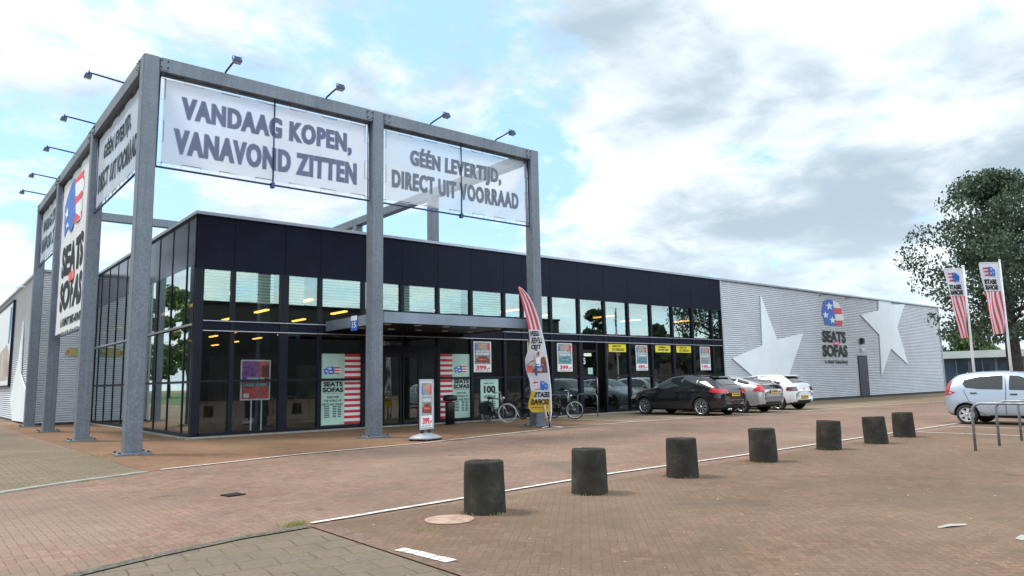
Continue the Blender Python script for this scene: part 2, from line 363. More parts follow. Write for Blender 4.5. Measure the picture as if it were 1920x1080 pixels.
class MB:
    def __init__(s): s.v = []; s.f = []; s.mi = []; s.sm = []; s.mats = []
    def mid(s, m):
        if m not in s.mats: s.mats.append(m)
        return s.mats.index(m)
    def add(s, vs, fs, m, smooth=False):
        b = len(s.v); k = s.mid(m); s.v += [tuple(x) for x in vs]
        for f in fs: s.f.append(tuple(b + i for i in f)); s.mi.append(k); s.sm.append(smooth)
        return s
    def box(s, a, b, m):
        x0, y0, z0 = a; x1, y1, z1 = b
        vs = [(x0, y0, z0), (x1, y0, z0), (x1, y1, z0), (x0, y1, z0), (x0, y0, z1), (x1, y0, z1), (x1, y1, z1), (x0, y1, z1)]
        return s.add(vs, [(3, 2, 1, 0), (4, 5, 6, 7), (0, 1, 5, 4), (1, 2, 6, 5), (2, 3, 7, 6), (3, 0, 4, 7)], m)
    def bbox(s, a, b, m, c=.02):
        """box with chamfered vertical and top edges"""
        x0, y0, z0 = a; x1, y1, z1 = b; vs = []
        def ring(z, i):
            return [(x0 + c + i, y0 + i, z), (x1 - c - i, y0 + i, z), (x1 - i, y0 + c + i, z), (x1 - i, y1 - c - i, z), (x1 - c - i, y1 - i, z), (x0 + c + i, y1 - i, z), (x0 + i, y1 - c - i, z), (x0 + i, y0 + c + i, z)]
        rs = [ring(z0, 0), ring(z1 - c, 0), ring(z1, c * .8)]
        for r in rs: vs += r
        fs = [tuple(range(7, -1, -1)), tuple(range(16, 24))]
        for k in range(2):
            for q in range(8): fs.append((k * 8 + q, k * 8 + (q + 1) % 8, k * 8 + 8 + (q + 1) % 8, k * 8 + 8 + q))
        return s.add(vs, fs, m)
    def tube(s, pts, r, m, n=8, cap=True, closed=False):
        pts = [Vector(p) for p in pts]; k = len(pts); rs = r if hasattr(r, '__len__') else [r] * k
        vs = []; up = None
        for i, p in enumerate(pts):
            if closed: t = pts[(i + 1) % k] - pts[i - 1]
            else: t = pts[min(i + 1, k - 1)] - pts[max(i - 1, 0)]
            t.normalize()
            if up is None: up = Vector((0, 0, 1)) if abs(t.z) < .9 else Vector((1, 0, 0))
            a = t.cross(up)
            if a.length < 1e-4: a = t.orthogonal()
            a.normalize(); b = t.cross(a).normalized(); up = b * -1 if False else a.cross(t)
            for q in range(n):
                w = 2 * math.pi * q / n; vs.append(p + (a * math.cos(w) + b * math.sin(w)) * rs[i])
        fs = []
        for i in range(k if closed else k - 1):
            for q in range(n):
                i2 = (i + 1) % k
                fs.append((i * n + q, i * n + (q + 1) % n, i2 * n + (q + 1) % n, i2 * n + q))
        if cap and not closed: fs += [tuple(range(n - 1, -1, -1)), tuple(range((k - 1) * n, k * n))]
        return s.add(vs, fs, m, True)
    def lathe(s, prof, m, n=20, mtx=None, smooth=True, cap=True):
        """prof: list of (radius, height); axis z unless mtx"""
        vs = []
        for (r, z) in prof:
            for q in range(n):
                w = 2 * math.pi * q / n; p = Vector((r * math.cos(w), r * math.sin(w), z)); vs.append(mtx @ p if mtx else p)
        k = len(prof); fs = []
        for i in range(k - 1):
            for q in range(n): fs.append((i * n + q, i * n + (q + 1) % n, (i + 1) * n + (q + 1) % n, (i + 1) * n + q))
        if cap: fs += [tuple(range(n - 1, -1, -1)), tuple(range((k - 1) * n, k * n))]
        return s.add(vs, fs, m, smooth)
    def sheet(s, F, poly, m, off=0):
        o, u, v = F; w = u.cross(v)
        return s.add([o + u * a + v * b + w * off for a, b in poly], [tuple(range(len(poly)))], m)
    def rect(s, F, a0, b0, a1, b1, m, off=0): return s.sheet(F, [(a0, b0), (a1, b0), (a1, b1), (a0, b1)], m, off)
    def prism(s, F, poly, m, d0, d1):
        o, u, v = F; w = u.cross(v); k = len(poly)
        vs = [o + u * a + v * b + w * d0 for a, b in poly] + [o + u * a + v * b + w * d1 for a, b in poly]
        fs = [tuple(range(k - 1, -1, -1)), tuple(range(k, 2 * k))] + [(i, (i + 1) % k, k + (i + 1) % k, k + i) for i in range(k)]
        return s.add(vs, fs, m)
    def text(s, F, body, a0, b0, a1, b1, m, off=.004, bold=.02, mirror=False, fn=None, spacing=1.0):
        vs, fs, _ = textdata(body, bold, spacing); o, u, v = F if F else (None,) * 3
        out = []
        for x, y in vs:
            if mirror: x = 1 - x
            a = a0 + x * (a1 - a0); b = b0 + y * (b1 - b0)
            out.append(fn(a, b) if fn else o + u * a + v * b + u.cross(v) * off)
        return s.add(out, fs, m)
    def build(s, name, parent=None, label=None, cat=None, group=None, kind=None):
        me = bpy.data.meshes.new(name); me.from_pydata(s.v, [], s.f); me.update()
        for m in s.mats: me.materials.append(m)
        me.polygons.foreach_set('material_index', s.mi); me.polygons.foreach_set('use_smooth', s.sm)
        o = bpy.data.objects.new(name, me); COL.objects.link(o)
        if parent: o.parent = parent
        return tag(o, label, cat, group, kind)


def tag(o, label=None, cat=None, group=None, kind=None):
    for k, v in (('label', label), ('category', cat), ('group', group), ('kind', kind)):
        if v: o[k] = v
    return o
def thing(name, label, cat, loc=(0, 0, 0), rz=0, group=None):
    o = bpy.data.objects.new(name, None); COL.objects.link(o); o.empty_display_size = .2
    o.location = loc; o.rotation_euler = (0, 0, R(rz)); return tag(o, label, cat, group)
def copy_tree(o, parent=None):
    c = o.copy(); COL.objects.link(c)
    if parent: c.parent = parent
    for ch in [q for q in bpy.data.objects if q.parent == o]: copy_tree(ch, c)
    return c
V = Vector
X, Y, Z = V((1, 0, 0)), V((0, 1, 0)), V((0, 0, 1))
def front(y, x=0, z=0): return (V((x, y, z)), X, Z)          # faces the car park (-Y)
def left(x, y=0, z=0): return (V((x, y, z)), -Y, Z)           # faces the street (-X); first coordinate runs along -Y


def five_star(cx, cy, r, rot=90, k=.42):
    return [(cx + (r if i % 2 == 0 else r * k) * math.cos(R(rot + 36 * i)), cy + (r if i % 2 == 0 else r * k) * math.sin(R(rot + 36 * i))) for i in range(10)]


def emblem(mb, put, mirror=False, blue=bluep, red=redl, wh=whitep):
    """round blue shape with white stars running out into red and white bands; put(poly, mat, layer) in 0..1 coordinates"""
    fl = (lambda q: [(1 - a, b) for a, b in q]) if mirror else (lambda q: q)
    put(fl([(.50, .12), (.93, .10), (.97, .30), (.90, .52), (1.0, .62), (.93, .90), (.66, .95), (.45, .95)]), wh, 0)
    for b0, b1, e0, e1 in ((.12, .27, .90, .95), (.45, .60, .90, .97), (.76, .92, .99, .93)):
        put(fl([(.5, b0), (e0, b0), (e1, (b0 + b1) / 2), (e0 - .03, b1), (.5, b1 + .02)]), red, 1)
    put(fl([(.10, .02), (.24, .16), (.36, .04), (.52, .10), (.60, .30), (.57, .62), (.62, .88), (.46, .99), (.26, .95), (.12, .78), (.0, .62), (.02, .36)]), blue, 2)
    for cx, cy, r in ((.34, .74, .17), (.17, .46, .13), (.40, .36, .15), (.22, .22, .07)):
        put(fl(five_star(cx, cy, r, 100)), wh, 3)

# ------------------------------------------------------------------ ground
def ground(name, poly, m, z, **kw):
    return MB().add([(a, b, z) for a, b in poly], [tuple(range(len(poly)))], m).build(name, kind=kw.get('kind', 'structure'))
ground('ground', [(-500, -400), (700, -400), (700, 600), (-500, 600)], brick_road, 0)
ground('parking_lot', [(-2.95, -14.45), (60, -13.2), (60, -60), (-2.95, -60)], brick_lot, .004)
ground('forecourt', [(-2.95, -7.85), (.2, -7.05), (3.4, -6.7), (9.25, -5.3), (12.6, -5.2), (12.6, 2), (0.1, 2), (.1, 16), (-3.1, 16)], brick_apron, .004)
ground('parking_bays', [(12.7, -5.15), (14, -5.2), (16.7, -5.55), (18.7, -5.95), (22.9, -6.1), (31.5, -6.2), (60, -7.2), (60, 1), (12.7, 1)], brick_bay, .004)
ground('side_pavement', [(-3.05, -7.95), (-4.3, -8.53), (-5.07, -9.02), (-6.5, -10.4), (-14, -18), (-30, -18), (-30, 40), (-3.7, 40), (-3.45, 10), (-3.3, 3), (-2.95, -4.87)], slab_old, .008)
ground('street', [(-60, -60), (-31, -60), (-31, 200), (-60, 200)], mat('asphalt', (.05, .05, .052), .9, 0, .2, 2), .012)
ground('front_pavement', [(-3.05, -14.62), (-3.67, -14.66), (-4.41, -14.86), (-5.04, -15.1), (-6.5, -15.9), (-10, -18.4), (-12, -30), (-2.98, -30), (-2.98, -15.6)], slab_grey, .008)
grass = mat('lawn', (.055, .10, .022), .9, 0, .3, 1.5, .6, 60)
ground('lawn', [(-160, 45), (-12, 45), (-12, 260), (-160, 260)], grass, .016)
ground('far_lawn', [(58, 10), (160, -40), (220, 60), (58, 60)], grass, .006)


def strip(name, pts, w, z, m, kind='structure', seg=None):
    mb = MB(); pts = [V((a, b, 0)) for a, b in pts]
    if seg:
        out = [pts[0]]
        for a, b in zip(pts, pts[1:]):
            k = max(1, int((b - a).length / seg)); out += [a.lerp(b, q / k) for q in range(1, k + 1)]
        pts = out
    L = []; Q = []
    for i, p in enumerate(pts):
        t = (pts[min(i + 1, len(pts) - 1)] - pts[max(i - 1, 0)]).normalized(); nn = V((-t.y, t.x, 0))
        j = random.uniform(-.008, .008) if seg else 0
        L.append(p + nn * (w / 2 + j) + V((0, 0, z))); Q.append(p - nn * (w / 2 + random.uniform(-.008, .008) * (1 if seg else 0)) + V((0, 0, z)))
    for i in range(len(pts) - 1):
        
        g = .006 if seg else 0
        a, b, c, d = L[i], L[i + 1], Q[i + 1], Q[i]; t = (b - a).normalized() * g
        mb.add([d + t, c - t, b - t, a + t], [(0, 1, 2, 3)], m)
    return mb.build(name, kind=kind)
strip('forecourt_line', [(-2.69, -7.76), (.14, -7.03), (3.38, -6.72), (9.25, -5.3), (12.5, -5.2), (14, -5.25), (16.7, -5.6), (18.7, -6.0), (22.9, -6.15), (31.5, -6.3), (36, -6.7), (55, -7.2)], .085, .016, paintw, seg=.21)
strip('bollard_line', [(-2.89, -14.37), (-.76, -14.19), (.41, -14.06), (2.17, -13.92), (5.6, -13.9), (10.84, -13.75), (16.4, -13.6), (30, -13.2)], .078, .016, paintw, seg=.21)
for k, x in enumerate((12.75, 15.6, 19.25, 22.1, 24.9, 27.8)):
    strip('bay_line', [(x, -.4), (x - .02, -5.2 - .12 * k)], .08, .012, paintw, seg=.21)
strip('bay_line', [(12.75, -.35), (30, -.35)], .08, .02, paintw, seg=.21)
for x in (12.95, 15.45, 18.7, 21.2):
    strip('bay_line', [(x, -13.85 if x > 14 else -14.0), (x + .1, -18.5)], .08, .012, paintw, seg=.21)
strip('bay_line', [(-2.85, -16.05), (-2.77, -16.72)], .11, .018, paintw, seg=.11)
strip('border_course', [(-2.86, -14.5), (-2.86, -30)], .2, .012, paving('border_brick', [(.19, .115, .08), (.23, .14, .10), (.17, .105, .08)], (.10, .075, .055), .1, 0, 'slab', moss=.5))
kerbm = mat('kerb_concrete', (.28, .27, .235), .85, 0, .2, 5, .4, 40)
mb = MB(); pts = [(-2.98, -7.86), (-4.3, -8.46), (-5.07, -8.95), (-6.5, -10.33), (-14, -17.9)]
for a, b in zip(pts, pts[1:]):
    a, b = V((*a, 0)), V((*b, 0)); t = (b - a).normalized(); nn = V((t.y, -t.x, 0)) * -.14; k = max(1, int((b - a).length))
    for q in range(k):
        p, e = a.lerp(b, q / k) + t * .006, a.lerp(b, (q + 1) / k) - t * .006
        vs = [p, e, e + nn, p + nn]; hz = V((0, 0, .022))
        mb.add(vs + [v + hz for v in vs], [(0, 1, 2, 3), (7, 6, 5, 4), (1, 0, 4, 5), (2, 1, 5, 6), (3, 2, 6, 7), (0, 3, 7, 4)], kerbm)
mb.build('kerb', kind='structure')
strip('rubble_joint', [(-2.98, -14.5), (-3.67, -14.56), (-4.41, -14.76), (-5.04, -15.0), (-6.5, -15.8)], .13, .012, mat('gravel_joint', (.15, .135, .105), .95, 0, .5, 30, 1, 120))
mb = MB(); mb.lathe([(.255, .0), (.255, .006), (.0, .006)], mat('sand_fill', (.40, .27, .20), .95, 0, .25, 9, .4, 80), 26, Matrix.Translation((-1.76, -15.22, .008)), False, False)
mb.build('sand_patch', kind='structure')
# gully grate
mb = MB(); iron = mat('cast_iron', (.03, .03, .032), .7, .4, .3, 9)
mb.box((-.26, -.15, .004), (.26, .15, .010), black)
for q in range(7): mb.box((-.25 + q * .075, -.14, .010), (-.205 + q * .075, .14, .02), iron)
mb.box((-.30, -.19, .004), (.30, -.15, .02), iron); mb.box((-.30, .15, .004), (.30, .19, .02), iron)
g = mb.build('drain_grate', label='dark iron drain grate set in the red brick road', cat='drain'); g.scale = (.42, .5, 1); g.location = (-2.78, -11.73, 0); g.rotation_euler = (0, 0, R(10))

# ------------------------------------------------------------------ the store building
HB = 6.51; XE = 25.65; XF = 54.03; YS = 14.29; XW = -2.21; YB = 46
B = thing('furniture_store', 'long flat-roofed store with dark glazed showroom front and grey corrugated walls', 'building')
mb = MB(); mb.box((.15, .35, 6.15), (XF - .1, YB, 6.3), roofm); mb.box((XW + .1, YS + .1, 6.15), (.15, YB, 6.3), roofm); mb.build('roof', B)


def corrugated(F, a0, a1, b0, b1, m, pitch=.105, depth=.038):
    o, u, v = F; w = u.cross(v); mb = MB(); b = b0; vs = []; prof = []
    while b < b1:
        for dz, dd in ((0, 0), (pitch * .16, 0), (pitch * .36, -depth * .5), (pitch * .52, -depth), (pitch * .66, -depth), (pitch * .84, -depth * .45)):
            if b + dz <= b1: prof.append((b + dz, dd))
        b += pitch
    cuts = [a0 + (a1 - a0) * q / max(1, round(abs(a1 - a0) / 5.9)) for q in range(max(1, round(abs(a1 - a0) / 5.9)) + 1)]
    for c0, c1 in zip(cuts, cuts[1:]):
        vs = []; fs = []
        for bb, dd in prof: vs += [o + u * (c0 + .004) + v * bb + w * dd, o + u * (c1 - .004) + v * bb + w * dd]
        for i in range(len(prof) - 1): fs.append((2 * i, 2 * i + 1, 2 * i + 3, 2 * i + 2))
        mb.add(vs, fs, m)
    mb.add([o + u * a + v * bb + w * (-depth - .03) for a, bb in ((a0, b0), (a1, b0), (a1, b1), (a0, b1))], [(0, 1, 2, 3)], black)
    return mb
corrugated(front(0), XE + .12, XF - .05, .16, HB - .09, corr).build('corrugated_wall', B)
corrugated(front(YS), XW + .05, -.02, .10, HB - .09, corrw, .098, .05).build('corrugated_wall', B)
corrugated(left(XW), -YB, -YS - .05, .10, HB - .09, corr).build('corrugated_wall', B)
mb = MB(); mb.box((XF - .06, .05, .1), (XF, YB, HB - .09), corr); mb.build('end_wall', B)
for a, b in (((XE, -.05, .0), (XE + .12, .12, HB - .09)), ((XF - .05, -.045, .1), (XF + .03, .05, HB - .09)), ((XW - .03, YS - .03, .05), (XW + .05, YS + .08, HB - .09))):
    MB().box(a, b, alu).build('corner_trim', B)
mb = MB(); cap = mat('parapet_cap', (.36, .40, .46), .4, .4, .08, 2)
mb.box((-.08, -.09, HB - .09), (XF + .06, .26, HB), cap)
mb.box((-.081, .261, HB - .09), (.24, YS - .091, HB), cap)
mb.box((XW - .08, YS - .09, HB - .09), (.241, YS + .26, HB), cap); mb.box((XW - .081, YS + .261, HB - .09), (XW + .24, YB, HB), cap)
mb.build('parapet', B)
mb = MB(); plm = mat('plinth', (.05, .05, .05), .9, 0, .3, 5)
mb.box((XE, -.01, 0), (XF, .1, .16), plm); mb.build('plinth', B)
mb = MB(); mb.box((XW, YS - .01, 0), (-.01, YS + .1, .10), plm); mb.box((XW - .01, YS + .1, 0), (XW + .1, YB, .10), plm)
mb.build('plinth', B)

MX = [.10, 1.06, 2.62, 3.80, 5.33, 6.81, 8.30, 9.78, 11.35, 12.28, 13.80, 15.40, 16.96, 18.5, 20.06, 21.64, 23.2, 24.8, XE - .04]
ZT0, ZT1, ZB, ZR = 3.02, 3.36, 4.84, 1.60
# cladding panels above the windows
for k, (a, b) in enumerate(zip(MX, MX[1:])):
    mb = MB(); x0 = 0.0 if k == 0 else a; x1 = XE if k == len(MX) - 2 else b
    mb.box((x0 + .006, -.02, ZB), (x1 - .006, .14, HB - .092), navy); mb.build('cladding_panel', B)
# vertical posts and rails of the front
mb = MB()
for k, a in enumerate(MX):
    w = {0: .12, 2: .13, 9: .05}.get(k, .06)
    if k == len(MX) - 1: w = .04
    z1 = ZB - .002
    mb.box((a - w, -.05 if k else -.03, 0 if not (4 < k < 6) else 2.9), (a + w, .10, z1), dark)
mb.box((.22, -.035, ZT0), (XE - .08, .085, ZT0 + .06), dark); mb.box((.22, -.035, ZT1 - .06), (XE - .08, .085, ZT1), dark)
mb.box((.22, -.015, ZT0 + .06), (XE - .08, .07, ZT1 - .06), navy)
for a, b in zip(MX, MX[1:]):
    if a > 5.3 and b < 8.4: continue
    if abs(a - 15.4) < .05: continue
    mb.box((a + .06, -.03, 0), (b - .06, .08, .14), dark); mb.box((a + .06, -.028, ZR - .035), (b - .06, .072, ZR + .035), dark)
mb.box((5.39, -.03, 2.40), (8.24, .1, 2.72), dark)
mb.build('facade_frame', B)
mb = MB(); mb.box((.22, -.052, ZT0 + .015), (XE - .08, -.036, ZT0 + .035), alu); mb.box((.22, -.052, ZT1 - .035), (XE - .08, -.036, ZT1 - .018), alu); mb.build('drip_trim', B)
def pane(F, a0, b0, a1, b1, g=clear):
    return MB().prism(F, [(a0, b0), (a1, b0), (a1, b1), (a0, b1)], g, -.012, 0).build('window', B)
for k, (a, b) in enumerate(zip(MX, MX[1:])):
    w0, w1 = (.12 if k == 0 else .06), .06
    pane(front(.03), a + w0, ZT1, b - w1, ZB, blindglass if b < 11.5 else clear)
    lg = lowglass if b < 13.9 else carsideglass
    if 5.3 < a and b < 8.4: continue
    if abs(a - 15.4) < .05: continue
    pane(front(.03), a + w0, ZR + .035, b - w1, ZT0, lg); pane(front(.03), a + w0, .14, b - w1, ZR - .035, lg)
pane(front(.03), 5.39, 2.72, 8.24, ZT0, lowglass)
# sliding entrance doors
for a, b in ((5.39, 6.08), (6.08, 6.80), (6.84, 7.54), (7.54, 8.24)):
    mb = MB()
    for q in (a + .004, b - .064): mb.box((q, -.02, .03), (q + .06, .05, 2.398), dark)
    mb.box((a + .064, -.02, .03), (b - .064, .05, .12), dark); mb.box((a + .064, -.02, 2.33), (b - .064, .05, 2.398), dark)
    d = mb.build('entrance_door', B)
    MB().prism(front(.02), [(a + .064, .12), (b - .064, .12), (b - .064, 2.33), (a + .064, 2.33)], doorglass, -.01, 0).build('door_pane', d)
# plain glass side door with lit sign over it
mb = MB()
for q in (15.47, 16.36): mb.box((q, -.03, .03), (q + .09, .06, 2.99), dark)
mb.box((15.56, -.03, 2.62), (16.36, .06, 2.70), dark); mb.box((15.56, -.03, .03), (16.36, .06, .14), dark); mb.box((15.56, -.028, 1.52), (16.36, .05, 1.60), dark)
d = mb.build('side_door', B)
MB().prism(front(.02), [(15.56, .14), (16.36, .14), (16.36, 2.62), (15.56, 2.62)], doorglass, -.01, 0).build('door_pane', d)
MB().tube([(16.30, -.03, .85), (16.30, -.09, .88), (16.30, -.09, 1.5), (16.30, -.03, 1.53)], .014, steel).build('door_handle', d)
MB().prism(front(-.002), [(15.85, 1.68), (16.12, 1.68), (16.12, 1.95), (15.85, 1.95)], mint, 0, .022).build('door_notice', d)
mb = MB(); mb.text(front(0), '5', 15.58, 2.1, 15.70, 2.36, whitep, .026); mb.build('door_number', d)
mb = MB(); mb.box((15.78, .06, 2.44), (16.15, .14, 2.57), lampw); mb.build('exit_light', B)
# left side glazing
MY = [.10, .89, 2.46, 4.03, 5.60, 7.17, 8.74, 10.31, 11.88, 13.45, YS - .06]
for k, (a, b) in enumerate(zip(MY, MY[1:])):
    F = left(0)
    MB().prism(F, [(-b + .004, 4.95), (-a - .004, 4.95), (-a - .004, HB - .16), (-b + .004, HB - .16)], navyside, -.1, .012).build('spandrel_panel', B)
    for z0, z1 in ((3.26, 4.95), (1.62, 3.16), (.14, 1.55)): pane(left(-.004), -b + .03, z0, -a - .03, z1, sideglass)
mb = MB()
for k, a in enumerate(MY): mb.box((-.028, a - .03, .05), (.08, a + .03, HB - .092), dark)
mb.box((-.024, .135, 3.16), (.07, YS - .1, 3.26), dark); mb.box((-.020, .135, 1.55), (.07, YS - .1, 1.62), dark)
mb.box((-.022, .135, .02), (.08, YS - .1, .14), dark); mb.box((-.023, .135, HB - .16), (.08, YS - .1, HB - .095), dark)
mb.build('side_frame', B)
mb = MB(); mb.box((-.055, .14, 3.19), (-.0285, YS - .1, 3.25), alu); mb.build('side_rail', B)
mb = MB(); mb.box((-.20, -.14, 0), (XE, -.051, .05), kerbm); mb.box((-.20, -.139, 0), (-.062, YS - .02, .048), kerbm); mb.build('door_sill', B)
# blinds pulled half down behind the upper left windows
mb0 = [(.24, .99), (1.13, 2.32), (2.76, 3.30), (3.88, 5.25), (5.4, 6.74), (6.88, 8.23), (8.37, 9.4), (9.86, 11.28)]
for a, b in mb0 + [(13.88, 15.32)]:
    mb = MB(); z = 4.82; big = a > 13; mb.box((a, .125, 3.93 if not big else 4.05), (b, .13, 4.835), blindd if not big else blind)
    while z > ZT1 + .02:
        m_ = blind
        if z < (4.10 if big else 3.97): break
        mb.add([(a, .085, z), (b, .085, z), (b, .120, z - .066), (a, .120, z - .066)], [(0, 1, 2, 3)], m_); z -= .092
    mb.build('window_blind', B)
# showroom inside
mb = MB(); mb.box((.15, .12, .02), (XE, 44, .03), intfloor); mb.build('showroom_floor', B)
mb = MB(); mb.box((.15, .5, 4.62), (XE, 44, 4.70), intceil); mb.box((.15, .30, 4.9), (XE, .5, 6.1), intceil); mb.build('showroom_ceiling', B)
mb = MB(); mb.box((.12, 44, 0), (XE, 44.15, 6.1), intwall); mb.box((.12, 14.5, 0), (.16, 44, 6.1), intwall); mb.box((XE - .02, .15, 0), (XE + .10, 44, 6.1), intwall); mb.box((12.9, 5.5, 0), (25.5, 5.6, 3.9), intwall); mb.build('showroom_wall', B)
random.seed(4)
for x, y, w, h, mm in ((2.6, 7, 2.2, 2.6, panelA), (5.2, 5, 1.4, 2.2, panelB), (3.9, 10, 3, 2.9, panelB), (9.6, 4.2, 1.8, 2.4, panelB), (12.2, 3.2, 1.2, 2.7, panelA), (14.2, 3.9, 1.5, 2.6, panelB), (20.5, 2.6, 1.3, 2.5, panelA), (22.0, 3.2, 1.0, 2.5, panelB), (23.1, 2.8, 1.2, 2.4, panelA)):
    mb = MB(); n_ = 14
    vs = []; fs = []
    for q in range(n_ + 1):
        xx = x + w * q / n_; yy = y + .05 * math.sin(q * 1.9); vs += [(xx, yy, .05), (xx, yy, h), (xx, yy + .06, .05), (xx, yy + .06, h)]
    for q in range(n_):
        b0 = q * 4; fs += [(b0, b0 + 4, b0 + 5, b0 + 1), (b0 + 2, b0 + 3, b0 + 7, b0 + 6), (b0 + 1, b0 + 5, b0 + 7, b0 + 3)]
    mb.add(vs, fs, mm); mb.build('showroom_partition', B)
for ix in range(9):
    for iy in range(10):
        x, y = 1.7 + ix * 2.95, 2.3 + iy * 4.1 + (ix % 2) * .9
        if x > 13 and y > 5.2: continue
        mb = MB(); mb.box((x - .07, y - .65, 4.42), (x + .07, y + .65, 4.48), lampm); mb.box((x - .12, y - .7, 4.481), (x + .12, y + .7, 4.53), black); mb.build('ceiling_lamp', B)
# entrance canopy
mb = MB()
x0, x1, y0, z0, z1 = 3.98, 9.45, -3.78, 3.13, 3.44
cfm = mat('canopy_fascia', (.20, .245, .30), .45, .25, .12, 1.5); mb.box((x0, y0, z0), (x1, y0 + .08, z1), cfm); mb.box((x0, y0 + .081, z0), (x0 + .08, -.06, z1), cfm); mb.box((x1 - .08, y0 + .081, z0), (x1, -.06, z1), cfm)
mb.box((x0 + .081, y0 + .081, z0 + .06), (x1 - .081, -.06, z1 - .05), dark)
cn = mb.build('canopy', B)
for q in range(5):
    for y in (-1.1, -2.7):
        m2 = MB(); m2.lathe([(.0, 0), (.10, 0), (.12, .015)], lampw if q == 9 else white, 14, Matrix.Translation((4.7 + q * 1.05, y, z0 + .042)), False, False); m2.build('downlight', cn)
mb = MB(); F = left(x0 - .015, -2.0, 3.02); mb.prism(F, [(-.2, 0), (.2, 0), (.2, .45), (-.2, .45)], bluep, -.01, 0); mb.rect(F, -.19, .30, .19, .44, whitep, .002)
mb.text(F, '15', -.12, .08, .12, .26, whitep, .003); mb.build('house_number_sign', B)
# stars, logo, service door, lamps on the corrugated wall
F = front(-.012)
MB().prism(F, [(29.40, 5.92), (29.27, 3.12), (26.4, 2.41), (28.3, 1.41), (28.9, .2), (29.9, .75), (31.4, .18), (31.72, 1.40), (33.68, 3.91), (30.81, 3.47)], star, 0, .03).build('wall_star', B)
MB().prism(F, [(43.86, 6.40), (43.73, 5.72), (41.05, 5.32), (43.58, 4.08), (43.38, 1.32), (45.12, 3.21), (47.7, 2.1), (46.42, 4.67), (47.99, 6.38), (45.75, 6.22), (45.7, 6.40)], star, 0, .03).build('wall_star', B)
mb = MB(); FF = (V((36.05, -.012, 4.5)), X * 2.8, Z * 1.58); W_ = Y * -1
def putw(poly, m, l): mb.add([FF[0] + FF[1] * a + FF[2] * b + W_ * (.002 + .004 * l) for a, b in poly], [tuple(range(len(poly)))], m)
putw([(.55, .98), (.80, .92), (.86, .70), (.53, .70)], whitep, 0); putw([(.53, .70), (.86, .70), (.92, .66), (.90, .47), (.54, .44)], redl, 0)
putw([(.54, .44), (.95, .48), (1.0, .38), (.97, .22), (.56, .20)], whitep, 0); putw([(.56, .20), (.90, .19), (.88, .0), (.60, .0)], redl, 0)
putw([(.14, .92), (.30, 1.0), (.52, .99), (.56, .60), (.62, .0), (.12, .0), (.08, .25), (.0, .40), (.06, .66)], bluep, 1)
for cx, cy, r in ((.36, .74, .17), (.17, .38, .15), (.46, .20, .16)): putw([(a, b) for a, b in five_star(cx, cy, r, 95)], whitep, 2)
mb.text(front(-.014), 'SEATS', 35.92, 3.44, 38.88, 4.16, ink, .004, .05); mb.text(front(-.014), 'SOFAS', 35.84, 2.56, 38.98, 3.30, ink, .004, .05)
mb.rect(front(-.014), 37.25, 3.30, 37.95, 3.52, redl, .006); mb.text(front(-.014), 'and', 37.35, 3.34, 37.85, 3.49, whitep, .009)
mb.text(front(-.014), 'A Giant Take-Away', 36.0, 2.10, 38.92, 2.40, ink, .004, .03)
mb.build('wall_logo', B)
mb = MB(); mb.box((40.35, -.03, .12), (41.45, .02, 2.62), mat('service_door', (.035, .045, .065), .5)); d = mb.build('service_door', B)
MB().box((41.24, -.07, 1.1), (41.34, -.031, 1.16), steel).build('door_handle', d)
mb = MB(); mb.box((40.28, -.03, .12), (40.349, .03, 2.69), dark); mb.box((41.451, -.03, .12), (41.52, .03, 2.69), dark); mb.box((40.35, -.03, 2.621), (41.45, .03, 2.69), dark); mb.build('door_frame', d)
MB().bbox((40.72, -.22, 3.42), (41.0, -.002, 3.80), black, .03).build('wall_lamp', B)
MB().bbox((40.74, -.14, 3.0), (41.06, -.002, 3.14), white, .02).build('emergency_lamp', B)
mb = MB(); mb.tube([(35.9, -.01, 6.25), (36.0, -.5, 6.33)], .02, bluelamp); mb.tube([(35.9, -.3, 6.31), (39.3, -.3, 6.31)], .018, bluelamp); mb.tube([(39.2, -.01, 6.25), (39.2, -.5, 6.33)], .02, bluelamp); mb.build('lamp_rail', B)
# left wing: star, camera
F = left(XW - .02)
MB().prism(F, [(-18.6, 4.65), (-19.3, 2.95), (-21.9, 1.05), (-20.3, .06), (-15.6, .12), (-15.5, 1.3), (-18.2, 2.2)], star, 0, .05).build('wall_star', B)
mb = MB(); mb.box((XW - .3, 18.95, 6.28), (XW, 19.05, 6.33), white); mb.lathe([(.0, 0), (.07, .0), (.07, .35), (.0, .35)], white, 12, Matrix.Translation((XW - .3, 18.85, 6.22)) @ Matrix.Rotation(R(-80), 4, 'X'), True, False); mb.build('security_camera', B)
mb = MB(); F = left(XW - .02)
mb.prism(F, [(-31.3, 1.75), (-23.0, 1.75), (-23.0, 6.0), (-31.3, 6.0)], whitep, 0, .05)
pale_tan = mat('pale_tan_print', (.46, .41, .37), .6, 0, .25, .9); mb.sheet(F, [(-30.9, 2.0), (-23.3, 2.0), (-23.3, 3.2), (-25, 3.9), (-30.9, 3.4)], pale_tan, .053); mb.sheet(F, [(-24.6, 3.9), (-24.0, 3.9), (-23.6, 4.8), (-23.6, 5.8), (-24.4, 5.8)], bluep, .053)
mb.sheet(F, [(-24.6, 2.2), (-23.6, 2.2), (-23.6, 3.0), (-24.6, 2.6)], tan, .056)
bf = mb
pb = bf.build('wall_poster', None, 'large framed picture poster high on the left corrugated wall', 'poster')
mb = MB()
for a in ((-31.42, 1.66, -22.9, 1.74), (-31.42, 6.01, -22.9, 6.09), (-31.42, 1.741, -31.31, 6.009), (-22.99, 1.741, -22.9, 6.009)): mb.prism(F, [(a[0], a[1]), (a[2], a[1]), (a[2], a[3]), (a[0], a[3])], dark, 0, .09)
mb.build('poster_frame', pb)
